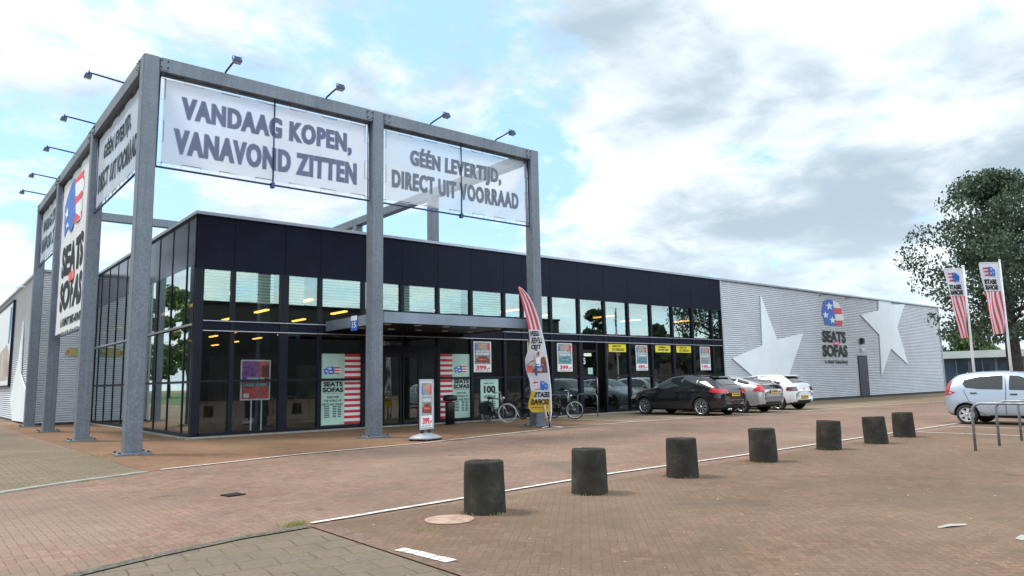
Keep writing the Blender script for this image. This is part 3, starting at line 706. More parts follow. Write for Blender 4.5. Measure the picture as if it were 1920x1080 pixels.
# yellow arrow sign on the pale wall in the recess
mb = MB(); F = front(YS - .02); mb.prism(F, [(-1.12, 2.98), (-.95, 2.88), (-.25, 2.88), (-.25, 3.20), (-.95, 3.20), (-1.12, 3.10)], mat('faded_yellow', (.42, .37, .14), .6, 0, .2, 3), 0, .03)
mb.prism(F, [(-1.04, 2.95), (-.98, 2.95), (-.98, 3.12), (-1.04, 3.12)], redl, .031, .034)
mb.build('wall_sign', None, 'small yellow sign on the pale ribbed wall of the recess', 'sign')

# ------------------------------------------------------------------ steel portal frame carrying the banners
AX, AY, PW, HF = -2.519, -4.21, .348, 9.05
PX = [AX, 3.353, 9.20]; PY = [AY, 1.73, 8.02, 13.25]
FR = thing('portal_frame', 'tall galvanised steel frame of square posts and beams standing round the store corner', 'steel frame')
def post(x, y, z0):
    mb = MB(); mb.bbox((x, y, z0), (x + PW, y + PW, HF - .001), galv, .018); p = mb.build('post', FR)
    if z0 < 1:
        mb = MB(); mb.bbox((x - .17, y - .12, .004), (x + PW + .17, y + PW + .12, .055), galv, .01)
        for a in (-.11, PW + .11):
            for b in (-.06, PW + .06): mb.lathe([(.028, .05), (.028, .085), (.0, .09)], iron, 6, Matrix.Translation((x + a, y + b, 0)))
        mb.build('base_plate', p)
for x in PX: post(x, AY, .02)
for y in PY[1:]: post(AX, y, .02)
for y in PY[1:]: post(PX[2], y, 6.3)
def beam(a, b): MB().bbox(a, b, galv, .018).build('beam', FR)
bz0, bz1 = HF - .34, HF - .002
def joint(a, b):
    mb = MB(); mb.bbox(a, b, galv, .004)
    k = 0 if b[0] - a[0] < b[1] - a[1] else 1
    for z in (a[2] + .06, b[2] - .06):
        for s in (.12, .88):
            p = V((a[0] - .012 if k == 0 else a[0] + (b[0] - a[0]) * s, a[1] + (b[1] - a[1]) * s if k == 0 else a[1] - .012, z))
            mb.lathe([(.016, -.014), (.016, .014)], iron, 6, Matrix.Translation(p) @ Matrix.Rotation(R(90), 4, 'Y' if k == 0 else 'X'))
    mb.build('joint_plate', FR)
for x in PX[:2]: joint((x + PW + .004, AY - .012, bz0 + .03), (x + PW + .19, AY + .003, bz1 - .03))
for x in PX[1:]: joint((x - .19, AY - .012, bz0 + .03), (x - .004, AY + .003, bz1 - .03))
for y in PY[:3]: joint((AX - .012, y + PW + .004, bz0 + .03), (AX + .003, y + PW + .19, bz1 - .03))
for y in PY[1:]: joint((AX - .012, y - .19, bz0 + .03), (AX + .003, y - .004, bz1 - .03))
for a, b in zip(PX, PX[1:]): beam((a + PW + .003, AY + .004, bz0), (b - .003, AY + PW - .004, bz1))
for a, b in zip(PY, PY[1:]):
    beam((AX + .004, a + PW + .003, bz0), (AX + PW - .004, b - .003, bz1))
    beam((PX[2] + .004, a + PW + .003, bz0), (PX[2] + PW - .004, b - .003, bz1))
beam((AX + PW + .003, PY[3] + .004, bz0), (PX[2] - .003, PY[3] + PW - .004, bz1))


def banner(name, label, F, a0, b0, a1, b1, clothm, lines, letm, bars=True, tubes='lbr', extra=None):
    """F: frame on the outer face of the posts; a/b box of the cloth"""
    o, u, v = F; w = u.cross(v); t = thing(name, label, 'banner')
    mb = MB(); nx, ny = 64, 14; vs = []
    def put(a, b, off=0):
        s, r = (a - a0) / (a1 - a0), (b - b0) / (b1 - b0)
        d = .03 * math.sin(s * 7.3 + r * 2) * math.sin(r * 3.1) + .014 * math.sin(s * 23 + r * 5) + .010 * math.sin(s * 41 - r * 9) * (1 - r)
        return o + u * a + v * b + w * (d * 4 * s * (1 - s) - .16 + off)
    for j in range(ny + 1):
        for i in range(nx + 1): vs.append(put(a0 + (a1 - a0) * i / nx, b0 + (b1 - b0) * j / ny))
    fs = [(j * (nx + 1) + i, j * (nx + 1) + i + 1, (j + 1) * (nx + 1) + i + 1, (j + 1) * (nx + 1) + i) for j in range(ny) for i in range(nx)]
    mb.add(vs, fs, clothm, True); mb.build('cloth', t)
    mb = MB()
    for body, c0, d0, c1, d1, bo in lines:
        for k, dx in enumerate((-1, 0, 1)):
            e = .016 * dx * (d1 - d0) / .6
            mb.text(None, body, c0 + .03 + e, d0, c1 - .03 + e, d1, letm, bold=.046, spacing=1.14, fn=lambda a, b: put(a, b, .011 + .0006 * k))
    mb.build('lettering', t)
    if extra: extra(t, put)
    mb = MB(); q = lambda a, b, d=-.16: o + u * a + v * b + w * d
    g = .10
    mb.tube([q(a0 - g, b1 + .07), q(a0 - g, b0 - g), q(a1 + g, b0 - g), q(a1 + g, b1 + .07)], .028, bluelamp, 8)
    mb.build('tube_frame', t)
    if bars:
        mb = MB(); m_ = (a0 + a1) / 2
        mb.tube([q(m_, b1 + .12, -.12), q(m_, b0 - g - .06, -.12)], .02, bluelamp, 6); mb.prism(F, [(m_ - .04, b0 - g - .08), (m_ + .04, b0 - g - .08), (m_ + .04, b0 - g + .05), (m_ - .04, b0 - g + .05)], bluelamp, -.21, -.08); mb.build('centre_bar', t)
    mb = MB()
    def lace(p, e, k, rev):
        L = []
        for i in range(k + 1):
            f = i / k; L += [p[0].lerp(p[1], f), e[0].lerp(e[1], f)] if i % 2 == 0 else [e[0].lerp(e[1], f), p[0].lerp(p[1], f)]
        mb.tube(L, .007, black, 4)
    ka = max(6, int((a1 - a0) / .42)); kb = max(4, int((b1 - b0) / .42))
    lace((q(a0 + .02, b0 + .03), q(a1 - .02, b0 + .03)), (q(a0, b0 - g), q(a1, b0 - g)), ka, 0)
    lace((q(a0 + .02, b1 - .03), q(a1 - .02, b1 - .03)), (q(a0, b1 + .10), q(a1, b1 + .10)), ka, 0)
    lace((q(a0 + .03, b0), q(a0 + .03, b1)), (q(a0 - g, b0), q(a0 - g, b1)), kb, 0)
    lace((q(a1 - .03, b0), q(a1 - .03, b1)), (q(a1 + g, b0), q(a1 + g, b1)), kb, 0)
    mb.build('lacing', t)
    return t
F = front(AY)
banner('banner', 'front banner reading VANDAAG KOPEN VANAVOND ZITTEN between the corner post and the middle post', F, -2.03, 6.57, 3.22, 8.60, cloth,
       [('VANDAAG KOPEN,', -1.66, 7.62, 2.80, 8.26, .045), ('VANAVOND ZITTEN', -1.80, 6.84, 2.96, 7.46, .045)], let1)
banner('banner', 'thin see-through front banner reading GÉÉN LEVERTIJD right of the middle post, beam showing through', F, 3.83, 6.57, 9.08, 8.60, clothR,
       [('GÉÉN LEVERTIJD,', 4.62, 7.58, 8.05, 8.30, .045), ('DIRECT UIT VOORRAAD', 4.02, 6.96, 8.78, 7.50, .045)], let2)
F = left(AX)
banner('banner', 'side banner reading GÉÉN LEVERTIJD on the street side, nearest the corner post', F, -1.62, 6.57, 3.72, 8.60, clothS,
       [('GÉÉN LEVERTIJD,', -.75, 7.66, 2.6, 8.30, .045), ('DIRECT UIT VOORRAAD', -1.4, 6.92, 3.30, 7.48, .045)], let3, bars=False)
banner('banner', 'farthest side banner on the street side, reading VANDAAG KOPEN', F, -13.1, 6.57, -8.50, 8.60, clothS,
       [('VANDAAG KOPEN,', -12.7, 7.62, -8.9, 8.22, .045), ('VANAVOND ZITTEN', -12.85, 6.9, -8.7, 7.48, .045)], let3, bars=False)
def logo(t, put):
    mb = MB(); emblem(mb, lambda poly, m, l: mb.add([put(-7.2 + 3.6 * a, 6.55 + 1.85 * b, .012 + .004 * l) for a, b in poly], [tuple(range(len(poly)))], m), blue=bluep, red=redl, wh=white)
    mb.build('emblem', t)
    mb = MB(); mb.add([put(a, b, .018) for a, b in ((-5.7, 4.92), (-4.6, 4.92), (-4.6, 5.22), (-5.7, 5.22))], [(0, 1, 2, 3)], redl)
    mb.text(None, 'and', -5.55, 4.97, -4.75, 5.17, whitep, fn=lambda a, b: put(a, b, .022)); mb.build('red_label', t)
banner('banner', 'tall white side banner with the SEATS and SOFAS logo hung between two posts', F, -7.80, 3.30, -2.20, 8.60, mat('banner_white', (.66, .67, .66), .6, 0, .04, 1),
       [('SEATS', -7.15, 5.18, -3.15, 6.25, .06), ('SOFAS', -7.15, 4.02, -3.05, 5.02, .06), ('A GIANT TAKE-AWAY', -6.8, 3.50, -2.95, 3.78, .03)], let3, bars=False, extra=logo)

FL0 = None
def flood(x, y, rz, label):
    global FL0
    if FL0 is None:
        t = FL0 = thing('floodlight', label, 'floodlight', group='floodlights on the portal frame')
        mb = MB(); mb.tube([(0, 0, -.05), (0, .0, .03), (.08, 0, .06), (.86, 0, .13)], .024, bluelamp, 8); mb.box((-.06, -.06, -.02), (.06, .06, .004), bluelamp); mb.build('arm', t)
        mb = MB(); mb.tube([(.86, -.11, .05), (.86, -.11, .14), (.86, .11, .14), (.86, .11, .05)], .012, bluelamp, 6); mb.build('bracket', t)
        mb = MB()
        A = [(.79, .09), (.94, .065), (.955, .0), (.80, -.02)]
        mb.prism((V((0, 0, 0)), X, Z), A, bluelamp, -.09, .09)
        for q in range(3): mb.box((.82 + q * .04, -.07, .07), (.828 + q * .04, .07, .115), bluelamp)
        h = mb.build('lamp_head', t)
        MB().add([(.81, -.08, -.026), (.945, -.08, -.008), (.945, .08, -.008), (.81, .08, -.026)], [(3, 2, 1, 0)], mat('lamp_lens', (.4, .42, .45), .15)).build('lens', h)
    else:
        t = copy_tree(FL0); t['label'] = label
    t.location = (x, y, HF); t.rotation_euler = (0, 0, R(rz))
for x, n_ in zip((-.67, 1.99, 5.32, 7.79), ('first floodlight right of the corner post, on top of the front beam', 'second floodlight on the front beam, just left of the middle post', 'third floodlight on the front beam, just right of the middle post', 'floodlight at the right end of the front beam')):
    flood(x, AY + .12, -90, n_)
for y, n_ in zip((-1.94, 1.71, 5.08, 8.78, 11.59), ('street side floodlight nearest the corner post, sticking out from the side beam', 'second street side floodlight from the corner post', 'third street side floodlight, middle one of the side beam', 'fourth street side floodlight from the corner post', 'farthest street side floodlight, at the left end of the side beam')):
    flood(AX + .12, y, 180, n_)

# ------------------------------------------------------------------ posters and signs in the windows
def stripes(mb, F, a0, b0, a1, b1, n_, off):
    h = (b1 - b0) / (2 * n_ + 1)
    mb.rect(F, a0, b0, a1, b1, whitep, off)
    for k in range(n_ + 1): mb.rect(F, a0, b0 + 2 * k * h, a1, b0 + (2 * k + 1) * h, redp, off + .002)
def squiggle(mb, F, a0, b0, a1, b1, rows, m, off, dens=.75):
    """rows of small unreadable print"""
    h = (b1 - b0) / rows
    for r in range(rows):
        x = a0
        while x < a1 - .02:
            w = random.uniform(.03, .10) * (a1 - a0)
            mb.rect(F, x, b1 - (r + 1) * h + h * .25, min(a1, x + w), b1 - r * h - h * .15, m, off); x += w + .02 * (a1 - a0) + random.uniform(0, 1 - dens) * .1
def store_poster(label, y, a0, a1, s0, s1, bz, tz):
    F = front(y); mb = MB(); w = a1 - a0
    mb.prism(F, [(min(a0, s0), bz), (max(a1, s1), bz), (max(a1, s1), tz), (min(a0, s0), tz)], mint, -.01, 0)
    stripes(mb, F, s0, bz, s1, tz, 12, .002)
    H = tz - bz
    emblem(mb, lambda poly, m, l: mb.add([F[0] + X * (a0 + w * (.08 + .8 * a)) + Z * (bz + H * (.70 + .12 * b)) - Y * (.003 + .002 * l) for a, b in poly], [tuple(range(len(poly)))], m))
    mb.text(F, 'SEATS', a0 + .08 * w, bz + .535 * H, a1 - .06 * w, bz + .605 * H, ink, .004, .06); mb.text(F, 'SOFAS', a0 + .05 * w, bz + .455 * H, a1 - .03 * w, bz + .525 * H, ink, .004, .06)
    mb.text(F, 'A Giant Take-Away', a0 + .08 * w, bz + .43 * H, a1 - .1 * w, bz + .447 * H, ink, .004)
    for k, s in enumerate(('"DISCOVER', 'THE WORLD OF', 'SEATS AND SOFAS"')):
        i = (.22, .12, .05)[k]; mb.text(F, s, a0 + i * w, bz + (.37 - .05 * k) * H, a1 - i * w, bz + (.405 - .05 * k) * H, ink, .004, .03)
    for k in range(7):
        mb.rect(F, a0 + .12 * w, bz + (.25 - .024 * k) * H, a0 + .36 * w, bz + (.263 - .024 * k) * H, inkd, .003); mb.rect(F, a0 + .5 * w, bz + (.25 - .024 * k) * H, a0 + .66 * w, bz + (.263 - .024 * k) * H, inkd, .003); mb.rect(F, a0 + .72 * w, bz + (.25 - .024 * k) * H, a0 + .88 * w, bz + (.263 - .024 * k) * H, inkd, .003)
    return mb.build('window_poster', None, label, 'poster')
store_poster('mint SEATS SOFAS poster striped red on its right, left of the entrance', .024, 3.90, 4.68, 4.69, 5.26, .17, 2.42)
store_poster('mint SEATS SOFAS poster with red stripes on its left, behind the litter bin', .024, 8.94, 9.70, 8.37, 8.93, .17, 2.46)

def sofa_pic(mb, F, a0, b0, a1, b1, m, off):
    w, h = a1 - a0, b1 - b0; q = lambda P_: [(a0 + w * x, b0 + h * y) for x, y in P_]
    mb.sheet(F, q([(.0, .1), (.95, .0), (1, .55), (.85, .7), (.8, 1), (.2, .95), (.15, .62), (.02, .6)]), m, off)
    mb.sheet(F, q([(.2, .42), (.8, .38), (.82, .55), (.2, .6)]), orange if m is brown else grayp, off + .002)
    mb.sheet(F, q([(.48, .05), (.5, .05), (.5, .9), (.48, .9)]), ink, off + .004)
def price_poster(F, a0, b0, a1, b1, price, pic, mb=None, bg=whitep):
    mb = mb or MB(); w, h = a1 - a0, b1 - b0
    mb.prism(F, [(a0, b0), (a1, b0), (a1, b1), (a0, b1)], bg, -.008, 0)
    mb.rect(F, a0 + .05 * w, b0 + .26 * h, a1 - .05 * w, b1 - .03 * h, grayp, .002)
    mb.rect(F, a0 + .05 * w, b0 + .72 * h, a0 + .16 * w, b0 + .90 * h, bluep, .004); mb.rect(F, a1 - .22 * w, b0 + .72 * h, a1 - .07 * w, b0 + .92 * h, redl, .004)
    mb.rect(F, a0 + .25 * w, b0 + .78 * h, a1 - .3 * w, b0 + .93 * h, tan, .004)
    mb.text(F, 'KUNSTLEDER' if pic is brown else 'ZITBANK', a0 + .14 * w, b0 + .56 * h, a1 - .12 * w, b0 + .63 * h, whitep, .006, .04)
    squiggle(mb, F, a0 + .12 * w, b0 + .65 * h, a1 - .15 * w, b0 + .71 * h, 2, whitep, .005)
    sofa_pic(mb, F, a0 + .1 * w, b0 + .30 * h, a1 - .08 * w, b0 + .53 * h, pic, .006)
    mb.text(F, price, a0 + .14 * w, b0 + .07 * h, a1 - .08 * w, b0 + .22 * h, redl, .006, .05)
    squiggle(mb, F, a0 + .1 * w, b0 + .02 * h, a1 - .1 * w, b0 + .05 * h, 1, inkd, .004)
    return mb
price_poster(front(.024), 9.90, 1.80, 10.72, 2.94, '399.-', brown).build('window_poster', None, 'white 399 poster with a brown sofa, over the mint 100 poster', 'poster')
price_poster(front(.024), 14.14, 1.80, 14.98, 2.96, '399.-', teal).build('window_poster', None, 'white 399 price poster with a blue-green sofa, left of the plain side door', 'poster')
price_poster(front(.024), 18.98, 1.82, 19.78, 2.96, '499.-', teal).build('window_poster', None, 'white 499 price poster right of the wide yellow window sign', 'poster')
price_poster(front(.024), 23.76, 1.82, 24.58, 2.97, '199.-', grayp).build('window_poster', None, 'white price poster in the last window bay before the corrugated wall', 'poster')
def yellow_sign(F, a0, a1, z0, z1, l1, l2, label):
    mb = MB(); w = a1 - a0; mb.prism(F, [(a0, z0), (a1, z0), (a1, z1), (a0, z1)], yellow, -.008, 0)
    if l1:
        hh = z1 - z0; mb.text(F, l1, a0 + .2 * w, z1 - .42 * hh, a1 - .3 * w, z1 - .14 * hh, ink, .003, .04); mb.text(F, l2, a0 + .16 * w, z0 + .12 * hh, a1 - .12 * w, z0 + .48 * hh, ink, .003, .04)
    mb.build('yellow_sign', None, label, 'sign')
yellow_sign(front(.024), 17.22, 18.33, 2.64, 2.985, 'DIRECT UIT', 'VOORRAAD', 'widest yellow DIRECT UIT VOORRAAD sign, first window right of the side door')
yellow_sign(front(.024), 20.36, 21.46, 2.66, 2.985, 'GÉÉN', 'LEVERTIJD', 'yellow GÉÉN LEVERTIJD sign in the window above the black car')
yellow_sign(front(.024), 21.92, 23.04, 2.66, 2.985, 'DIRECT UIT', 'VOORRAAD', 'yellow DIRECT UIT VOORRAAD sign in the window beside the last price poster')
yellow_sign(front(.024), 12.54, 12.72, 2.62, 2.985, None, None, 'narrow strip of a yellow sign in the window left of the beach flag')
yellow_sign(left(.016), -5.28, -4.1, 2.55, 3.05, 'DIRECT UIT', 'VOORRAAD', 'yellow sign in the side glazing beside the corner post of the frame')
yellow_sign(left(.016), -3.72, -2.52, 2.60, 3.06, 'GÉÉN', 'LEVERTIJD', 'yellow sign in the side glazing nearest the building corner')
F = front(.024); mb = MB(); mb.prism(F, [(10.2, .42), (11.04, .42), (11.04, 1.54), (10.2, 1.54)], mint, -.008, 0)
mb.text(F, '100', 10.34, 1.02, 10.90, 1.30, ink, .003, .06); mb.text(F, 'MEER DAN', 10.36, 1.36, 10.8, 1.41, ink, .003); mb.text(F, 'UITVERKOOP', 10.34, .82, 10.9, .94, ink, .003, .04); squiggle(mb, F, 10.3, .5, 10.9, .75, 3, inkd, .003)
mb.build('window_poster', None, 'mint green poster with a big black 100, low in the window behind the first bicycle', 'poster')
# board on two white legs behind the first window
t = thing('poster_stand', 'red and purple poster board on two white legs inside the corner window', 'poster stand', (1.86, .20, .03))
F = front(0, -1.86, -.03); F = (V((-1.86, 0, -.03)), X, Z)
mb = MB(); mb.prism(F, [(1.42, 1.02), (2.32, 1.02), (2.32, 2.22), (1.42, 2.22)], white, -.03, 0)
mb.rect(F, 1.46, 1.06, 2.28, 2.18, orange, .002); mb.rect(F, 1.46, 1.62, 1.95, 2.18, purple, .004); mb.rect(F, 2.05, 1.7, 2.28, 2.05, brown, .004)
mb.rect(F, 1.46, 1.42, 2.28, 1.54, teal, .004); mb.text(F, 'DEZE WEEK', 1.5, 1.44, 2.24, 1.52, whitep, .006, .03); mb.text(F, 'PREMIUM', 1.62, 1.60, 2.12, 1.70, whitep, .006, .03)
mb.rect(F, 1.52, 1.1, 1.68, 1.22, whitep, .004); mb.build('board', t)
for a in (1.74, 2.05): MB().box((a - 1.86, .0, .03), (a - 1.86 + .035, .03, 1.02), white).build('leg', t)
MB().box((-.30, -.07, 0), (.42, .12, .03), white).build('base', t)

# ------------------------------------------------------------------ pavement sign, bin, bollards, racks
t = thing('pavement_sign', 'pavement sign with a 399 sofa poster on a grey foot, before the entrance', 'pavement sign', (3.94, -5.93, 0), 22)
mb = MB(); F = front(-.03); A = [(-.30, .27), (.30, .27), (.30, 1.52), (-.30, 1.52)]
mb.prism(F, A, black, -.04, 0)
mb.build('backboard', t)
mb = MB()
for a in ((-.30, .27, .30, .31), (-.30, 1.47, .30, 1.52), (-.30, .311, -.26, 1.469), (.26, .311, .30, 1.469)): mb.prism(F, [(a[0], a[1]), (a[2], a[1]), (a[2], a[3]), (a[0], a[3])], alu, .001, .022)
mb.build('frame', t)
price_poster((V((0, -.042, 0)), X, Z), -.255, .315, .255, 1.465, '399.-', brown).build('poster', t)
for a in (-.17, .13): MB().box((a, -.035, .11), (a + .05, .025, .268), black).build('leg', t)
mb = MB(); pl = mat('grey_plastic_foot', (.34, .36, .39), .45, 0, .1, 8)
k = []
def ring(w, d, z): return [(w * math.copysign(abs(math.cos(q)) ** .6, math.cos(q)), d * math.copysign(abs(math.sin(q)) ** .6, math.sin(q)), z) for q in [2 * math.pi * i / 24 for i in range(24)]]
rs = [ring(.40, .33, .045), ring(.41, .34, .07), ring(.33, .25, .12), ring(.20, .12, .165), ring(.18, .09, .175)]
vs = [p for r_ in rs for p in r_]
mb.add(vs, [(i * 24 + q, i * 24 + (q + 1) % 24, i * 24 + 24 + (q + 1) % 24, i * 24 + 24 + q) for i in range(4) for q in range(24)] + [tuple(range(96, 120)), tuple(range(23, -1, -1))], pl, True)
for sx in (-.3, .3):
    for sy in (-.22, .22): mb.lathe([(.06, .0), (.06, .05)], black, 12, Matrix.Translation((sx, sy, 0)))
mb.build('foot', t)

t = thing('litter_bin', 'black cylindrical litter bin by the entrance, in front of the striped poster', 'litter bin', (8.28, -.75, 0))
mb = MB(); mb.lathe([(.16, .03), (.165, .75), (.15, .78)], black, 20); mb.build('body', t)
mb = MB(); mb.lathe([(.15, .80), (.24, .82), (.25, .90), (.22, .99), (.10, 1.02), (.0, 1.02)], black, 20); mb.build('lid', t)
MB().lathe([(.21, .005), (.21, .03)], black, 20).build('base', t)

BO = [((-1.22, -15.12), 'nearest and largest dark concrete bollard, beside the sandy round patch', 1.0), ((.53, -15.0), 'second dark concrete bollard from the front of the row', -1.0), ((2.54, -14.9), 'third concrete bollard from the front, square-topped, below the parked bicycles', .6),
      ((5.0, -14.7), 'middle bollard of the row of seven, below the black car', 1.0), ((7.61, -14.5), 'fifth bollard, leaning slightly, below the white hatchback', 2.4), ((9.37, -14.62), 'sixth bollard, leaning, close left of the last one', 3.2), ((11.37, -14.36), 'last bollard of the row, nearest the silver car', 1.2)]
b0 = None
for (x, y), lb, lean in BO:
    mb = MB(); n_ = 28; prof = [(.232, -.03), (.229, .03), (.226, .2), (.221, .4), (.216, .525), (.213, .543), (.204, .551), (.0, .553)]
    vs = []; rnd = random.Random(x)
    for r_, z in prof:
        for q in range(n_):
            w = 2 * math.pi * q / n_; j = 1 + rnd.uniform(-.012, .012); vs.append((r_ * j * math.cos(w), r_ * j * math.sin(w), z + rnd.uniform(-.004, .004)))
    mb.add(vs, [(i * n_ + q, i * n_ + (q + 1) % n_, i * n_ + n_ + (q + 1) % n_, i * n_ + n_ + q) for i in range(len(prof) - 1) for q in range(n_)], conc, True)
    o = mb.build('bollard', None, lb, 'bollard', 'row of concrete bollards along the white line')
    o.location = (x, y, 0); o.rotation_euler = (R(.6 * lean), R(lean), rnd.uniform(0, 6))

def hoop(x, y, rz, L, H, label, group, m=galv):
    mb = MB(); pts = [(0, 0, 0), (0, 0, H - .16)]
    pts += [(0 + .16 - .16 * math.cos(a), 0, H - .16 + .16 * math.sin(a)) for a in [R(q) for q in (20, 45, 70, 90)]]
    pts += [(L - .16 + .16 * math.sin(a), 0, H - .16 + .16 * math.cos(a)) for a in [R(q) for q in (0, 20, 45, 70, 90)]] + [(L, 0, 0)]
    mb.tube(pts, .024, m, 10); o = mb.build('bike_hoop', None, label, 'bike rack', group); o.location = (x, y, 0); o.rotation_euler = (0, 0, R(rz))
hm = mat('hoop_steel', (.24, .27, .29), .45, .5, .35, 7)
for (x, y), lb in zip(((8.89, -16.60), (10.16, -16.60), (11.66, -16.55), (13.1, -16.5)), ('nearest steel cycle hoop, its whole front leg in view', 'second steel cycle hoop, between the nearest one and the silver car wheel', 'third steel cycle hoop, by the right edge in front of the silver car', 'farthest of the four steel cycle hoops before the silver car')):
    hoop(x, y, -90, 1.7, .86, lb, 'cycle hoops in front of the silver car', hm)
hoop(14.75, -1.55, 90, 1.1, .88, 'grey steel cycle hoop right of the parked bicycles by the glass front', 'cycle hoops by the store front', hm)
hoop(13.35, -1.35, 90, 1.1, .88, 'grey steel cycle hoop behind the rightmost bicycle', 'cycle hoops by the store front', hm)
hoop(10.35, -1.1, 90, .9, .82, 'grey steel cycle hoop behind the leftmost bicycle', 'cycle hoops by the store front', hm)

# ------------------------------------------------------------------ bicycles
def spoked(mb, m_, r, n_=18):
    for q in range(n_):
        a = 2 * math.pi * q / n_; b = a + (.35 if q % 2 else -.35); s = .02 if q % 4 < 2 else -.02
        mb.tube([(.02 * math.cos(b), s, .02 * math.sin(b)), (r * math.cos(a), 0, r * math.sin(a))], .0016, m_, 3, False)
def bike(label, rear, head, steer, tyre_side, frame_m, basket=False, lady=True, rack=True):
    """head: heading in degrees of the rear->front direction; local x = forwards"""
    t = thing('bicycle', label, 'bicycle', (rear[0], rear[1], 0), head, 'bicycles parked at the glass front')
    Rw, WB = .345, 1.08
    def wheel(px, st):
        w = bpy.data.objects.new('wheel', None); COL.objects.link(w); w.parent = t; w.location = (px, 0, Rw); w.rotation_euler = (0, 0, R(st))
        mb = MB(); T = Matrix.Rotation(R(90), 4, 'X')
        prof = [(Rw - .022 + .022 * math.cos(R(a)), .02 * math.sin(R(a))) for a in range(0, 360, 45)]; prof.append(prof[0])
        mb.lathe(prof, rubber, 36, T, True, False)
        if tyre_side:
            for s in (-1, 1): mb.lathe([(Rw - .026, .0205 * s), (Rw - .012, .0185 * s)], tyre_side, 36, T, True, False)
        mb.build('tyre', w)
        mb = MB(); mb.lathe([(Rw - .062, -.012), (Rw - .04, -.014), (Rw - .04, .014), (Rw - .062, .012), (Rw - .062, -.012)], steel, 36, T, True, False); spoked(mb, steel, Rw - .055)
        mb.lathe([(.022, -.05), (.022, .05)], steel, 10, T); mb.build('rim', w)
        return w
    wheel(0, 0); wheel(WB, steer)
    st = lambda p: (WB + (p[0] - WB) * math.cos(R(steer)) - p[1] * math.sin(R(steer)), (p[0] - WB) * math.sin(R(steer)) + p[1] * math.cos(R(steer)), p[2])
    mb = MB(); bb = (.44, 0, .29); seat = (.30, 0, .80); hd0, hd1 = (.90, 0, .62), (.86, 0, .86)
    mb.tube([bb, (.36, 0, .58), seat], .017, frame_m); mb.tube([bb, (.62, 0, .33) if lady else (.7, 0, .48), hd0], .02, frame_m)
    if lady: mb.tube([(.36, 0, .52), (.58, 0, .50), (.78, 0, .62), (.875, 0, .76)], .015, frame_m)
    else: mb.tube([(.315, 0, .74), hd1], .016, frame_m)
    mb.tube([hd0, hd1], .022, frame_m)
    for s in (-.05, .05): mb.tube([(0, s, Rw), (bb[0], s * .5, bb[2])], .010, frame_m, 6); mb.tube([(0, s, Rw), (.335, s * .4, .66)], .008, frame_m, 6)
    mb.build('frame', t)
    mb = MB()
    for s in (-.05, .05): mb.tube([st((WB, s, Rw)), st((.97, s, .55)), st((.915, s * .5, .64))], .011, steel, 6)
    mb.tube([st((.90, 0, .63)), st((.85, 0, 1.0))], .014, steel, 6); mb.build('fork', t)
    mb = MB(); B_ = [(.70, -.30, 1.05), (.78, -.27, 1.07), (.86, -.14, 1.06), (.86, 0, 1.02), (.86, .14, 1.06), (.78, .27, 1.07), (.70, .30, 1.05)]
    mb.tube([st(p) for p in B_], .011, steel, 8); mb.tube([st(B_[0]), st((.62, -.31, 1.04))], .017, black, 8); mb.tube([st(B_[-1]), st((.62, .31, 1.04))], .017, black, 8); mb.build('handlebar', t)
    mb = MB(); mb.lathe([(.02, -.06), (.045, -.02), (.045, .03)], steel, 12, Matrix.Translation(st((.95, 0, .86))) @ Matrix.Rotation(R(90), 4, 'Y')); mb.build('headlamp', t)
    mb = MB(); vs = []
    for i, (x, w, z) in enumerate(((.12, .10, .87), (.17, .115, .885), (.26, .09, .87), (.38, .03, .86))): vs += [(x, -w, z - .05), (x, -w, z), (x, 0, z + .02), (x, w, z), (x, w, z - .05)]
    mb.add(vs, [(i * 5 + q, i * 5 + q + 1, i * 5 + q + 6, i * 5 + q + 5) for i in range(3) for q in range(4)] + [(4, 3, 2, 1, 0), (15, 16, 17, 18, 19)], black, True)
    mb.tube([(.30, 0, .78), (.27, 0, .85)], .013, steel); mb.build('saddle', t)
    mb = MB()
    def guard(cx, a0, a1, f):
        vs = []; k = 14
        for i in range(k + 1):
            a = R(a0 + (a1 - a0) * i / k)
            for s in (-.028, .028): vs.append(f((cx + (Rw + .025) * math.cos(a), s, Rw + (Rw + .025) * math.sin(a))))
        return vs, [(2 * i, 2 * i + 1, 2 * i + 3, 2 * i + 2) for i in range(k)]
    for g_ in (guard(0, 20, 195, lambda p: p), guard(WB, 15, 150, st)): mb.add(*g_, black, True)
    mb.build('mudguard', t)
    mb = MB(); mb.prism((V((0, -.062, 0)), X, Z), [(-.1, .30), (.0, .27), (.45, .21), (.56, .25), (.55, .36), (.44, .40), (.0, .42), (-.1, .40)], black, -.02, .02); mb.build('chain_guard', t)
    mb = MB(); mb.tube([(.44, -.11, .29), (.50, -.11, .14)], .009, steel, 6); mb.tube([(.44, .08, .29), (.38, .08, .44)], .009, steel, 6); mb.box((.45, -.20, .125), (.55, -.115, .15), black); mb.box((.33, .085, .43), (.43, .17, .455), black); mb.build('pedals', t)
    mb = MB()
    for s in (-.06, .06): mb.tube([(.24, s, .70), (-.30, s, .735)], .007, black, 5); mb.tube([(-.24, s, .735), (0, s * 1.1, Rw)], .006, black, 5)
    for q in range(4): mb.tube([(-.28 + q * .13, -.06, .735), (-.28 + q * .13, .06, .735)], .006, black, 5)
    if rack: mb.prism((V((0, 0, 0)), X, Z), [(-.25, .28), (.12, .38), (.22, .60), (.16, .70), (-.28, .70), (-.36, .5)], black, -.10, -.085); mb.prism((V((0, 0, 0)), X, Z), [(-.25, .28), (.12, .38), (.22, .60), (.16, .70), (-.28, .70), (-.36, .5)], black, .085, .10)
    mb.build('carrier', t)
    mb = MB(); mb.tube([(.35, .03, .27), (.30, .16, .01)], .009, steel, 6); mb.build('kickstand', t)
    return t
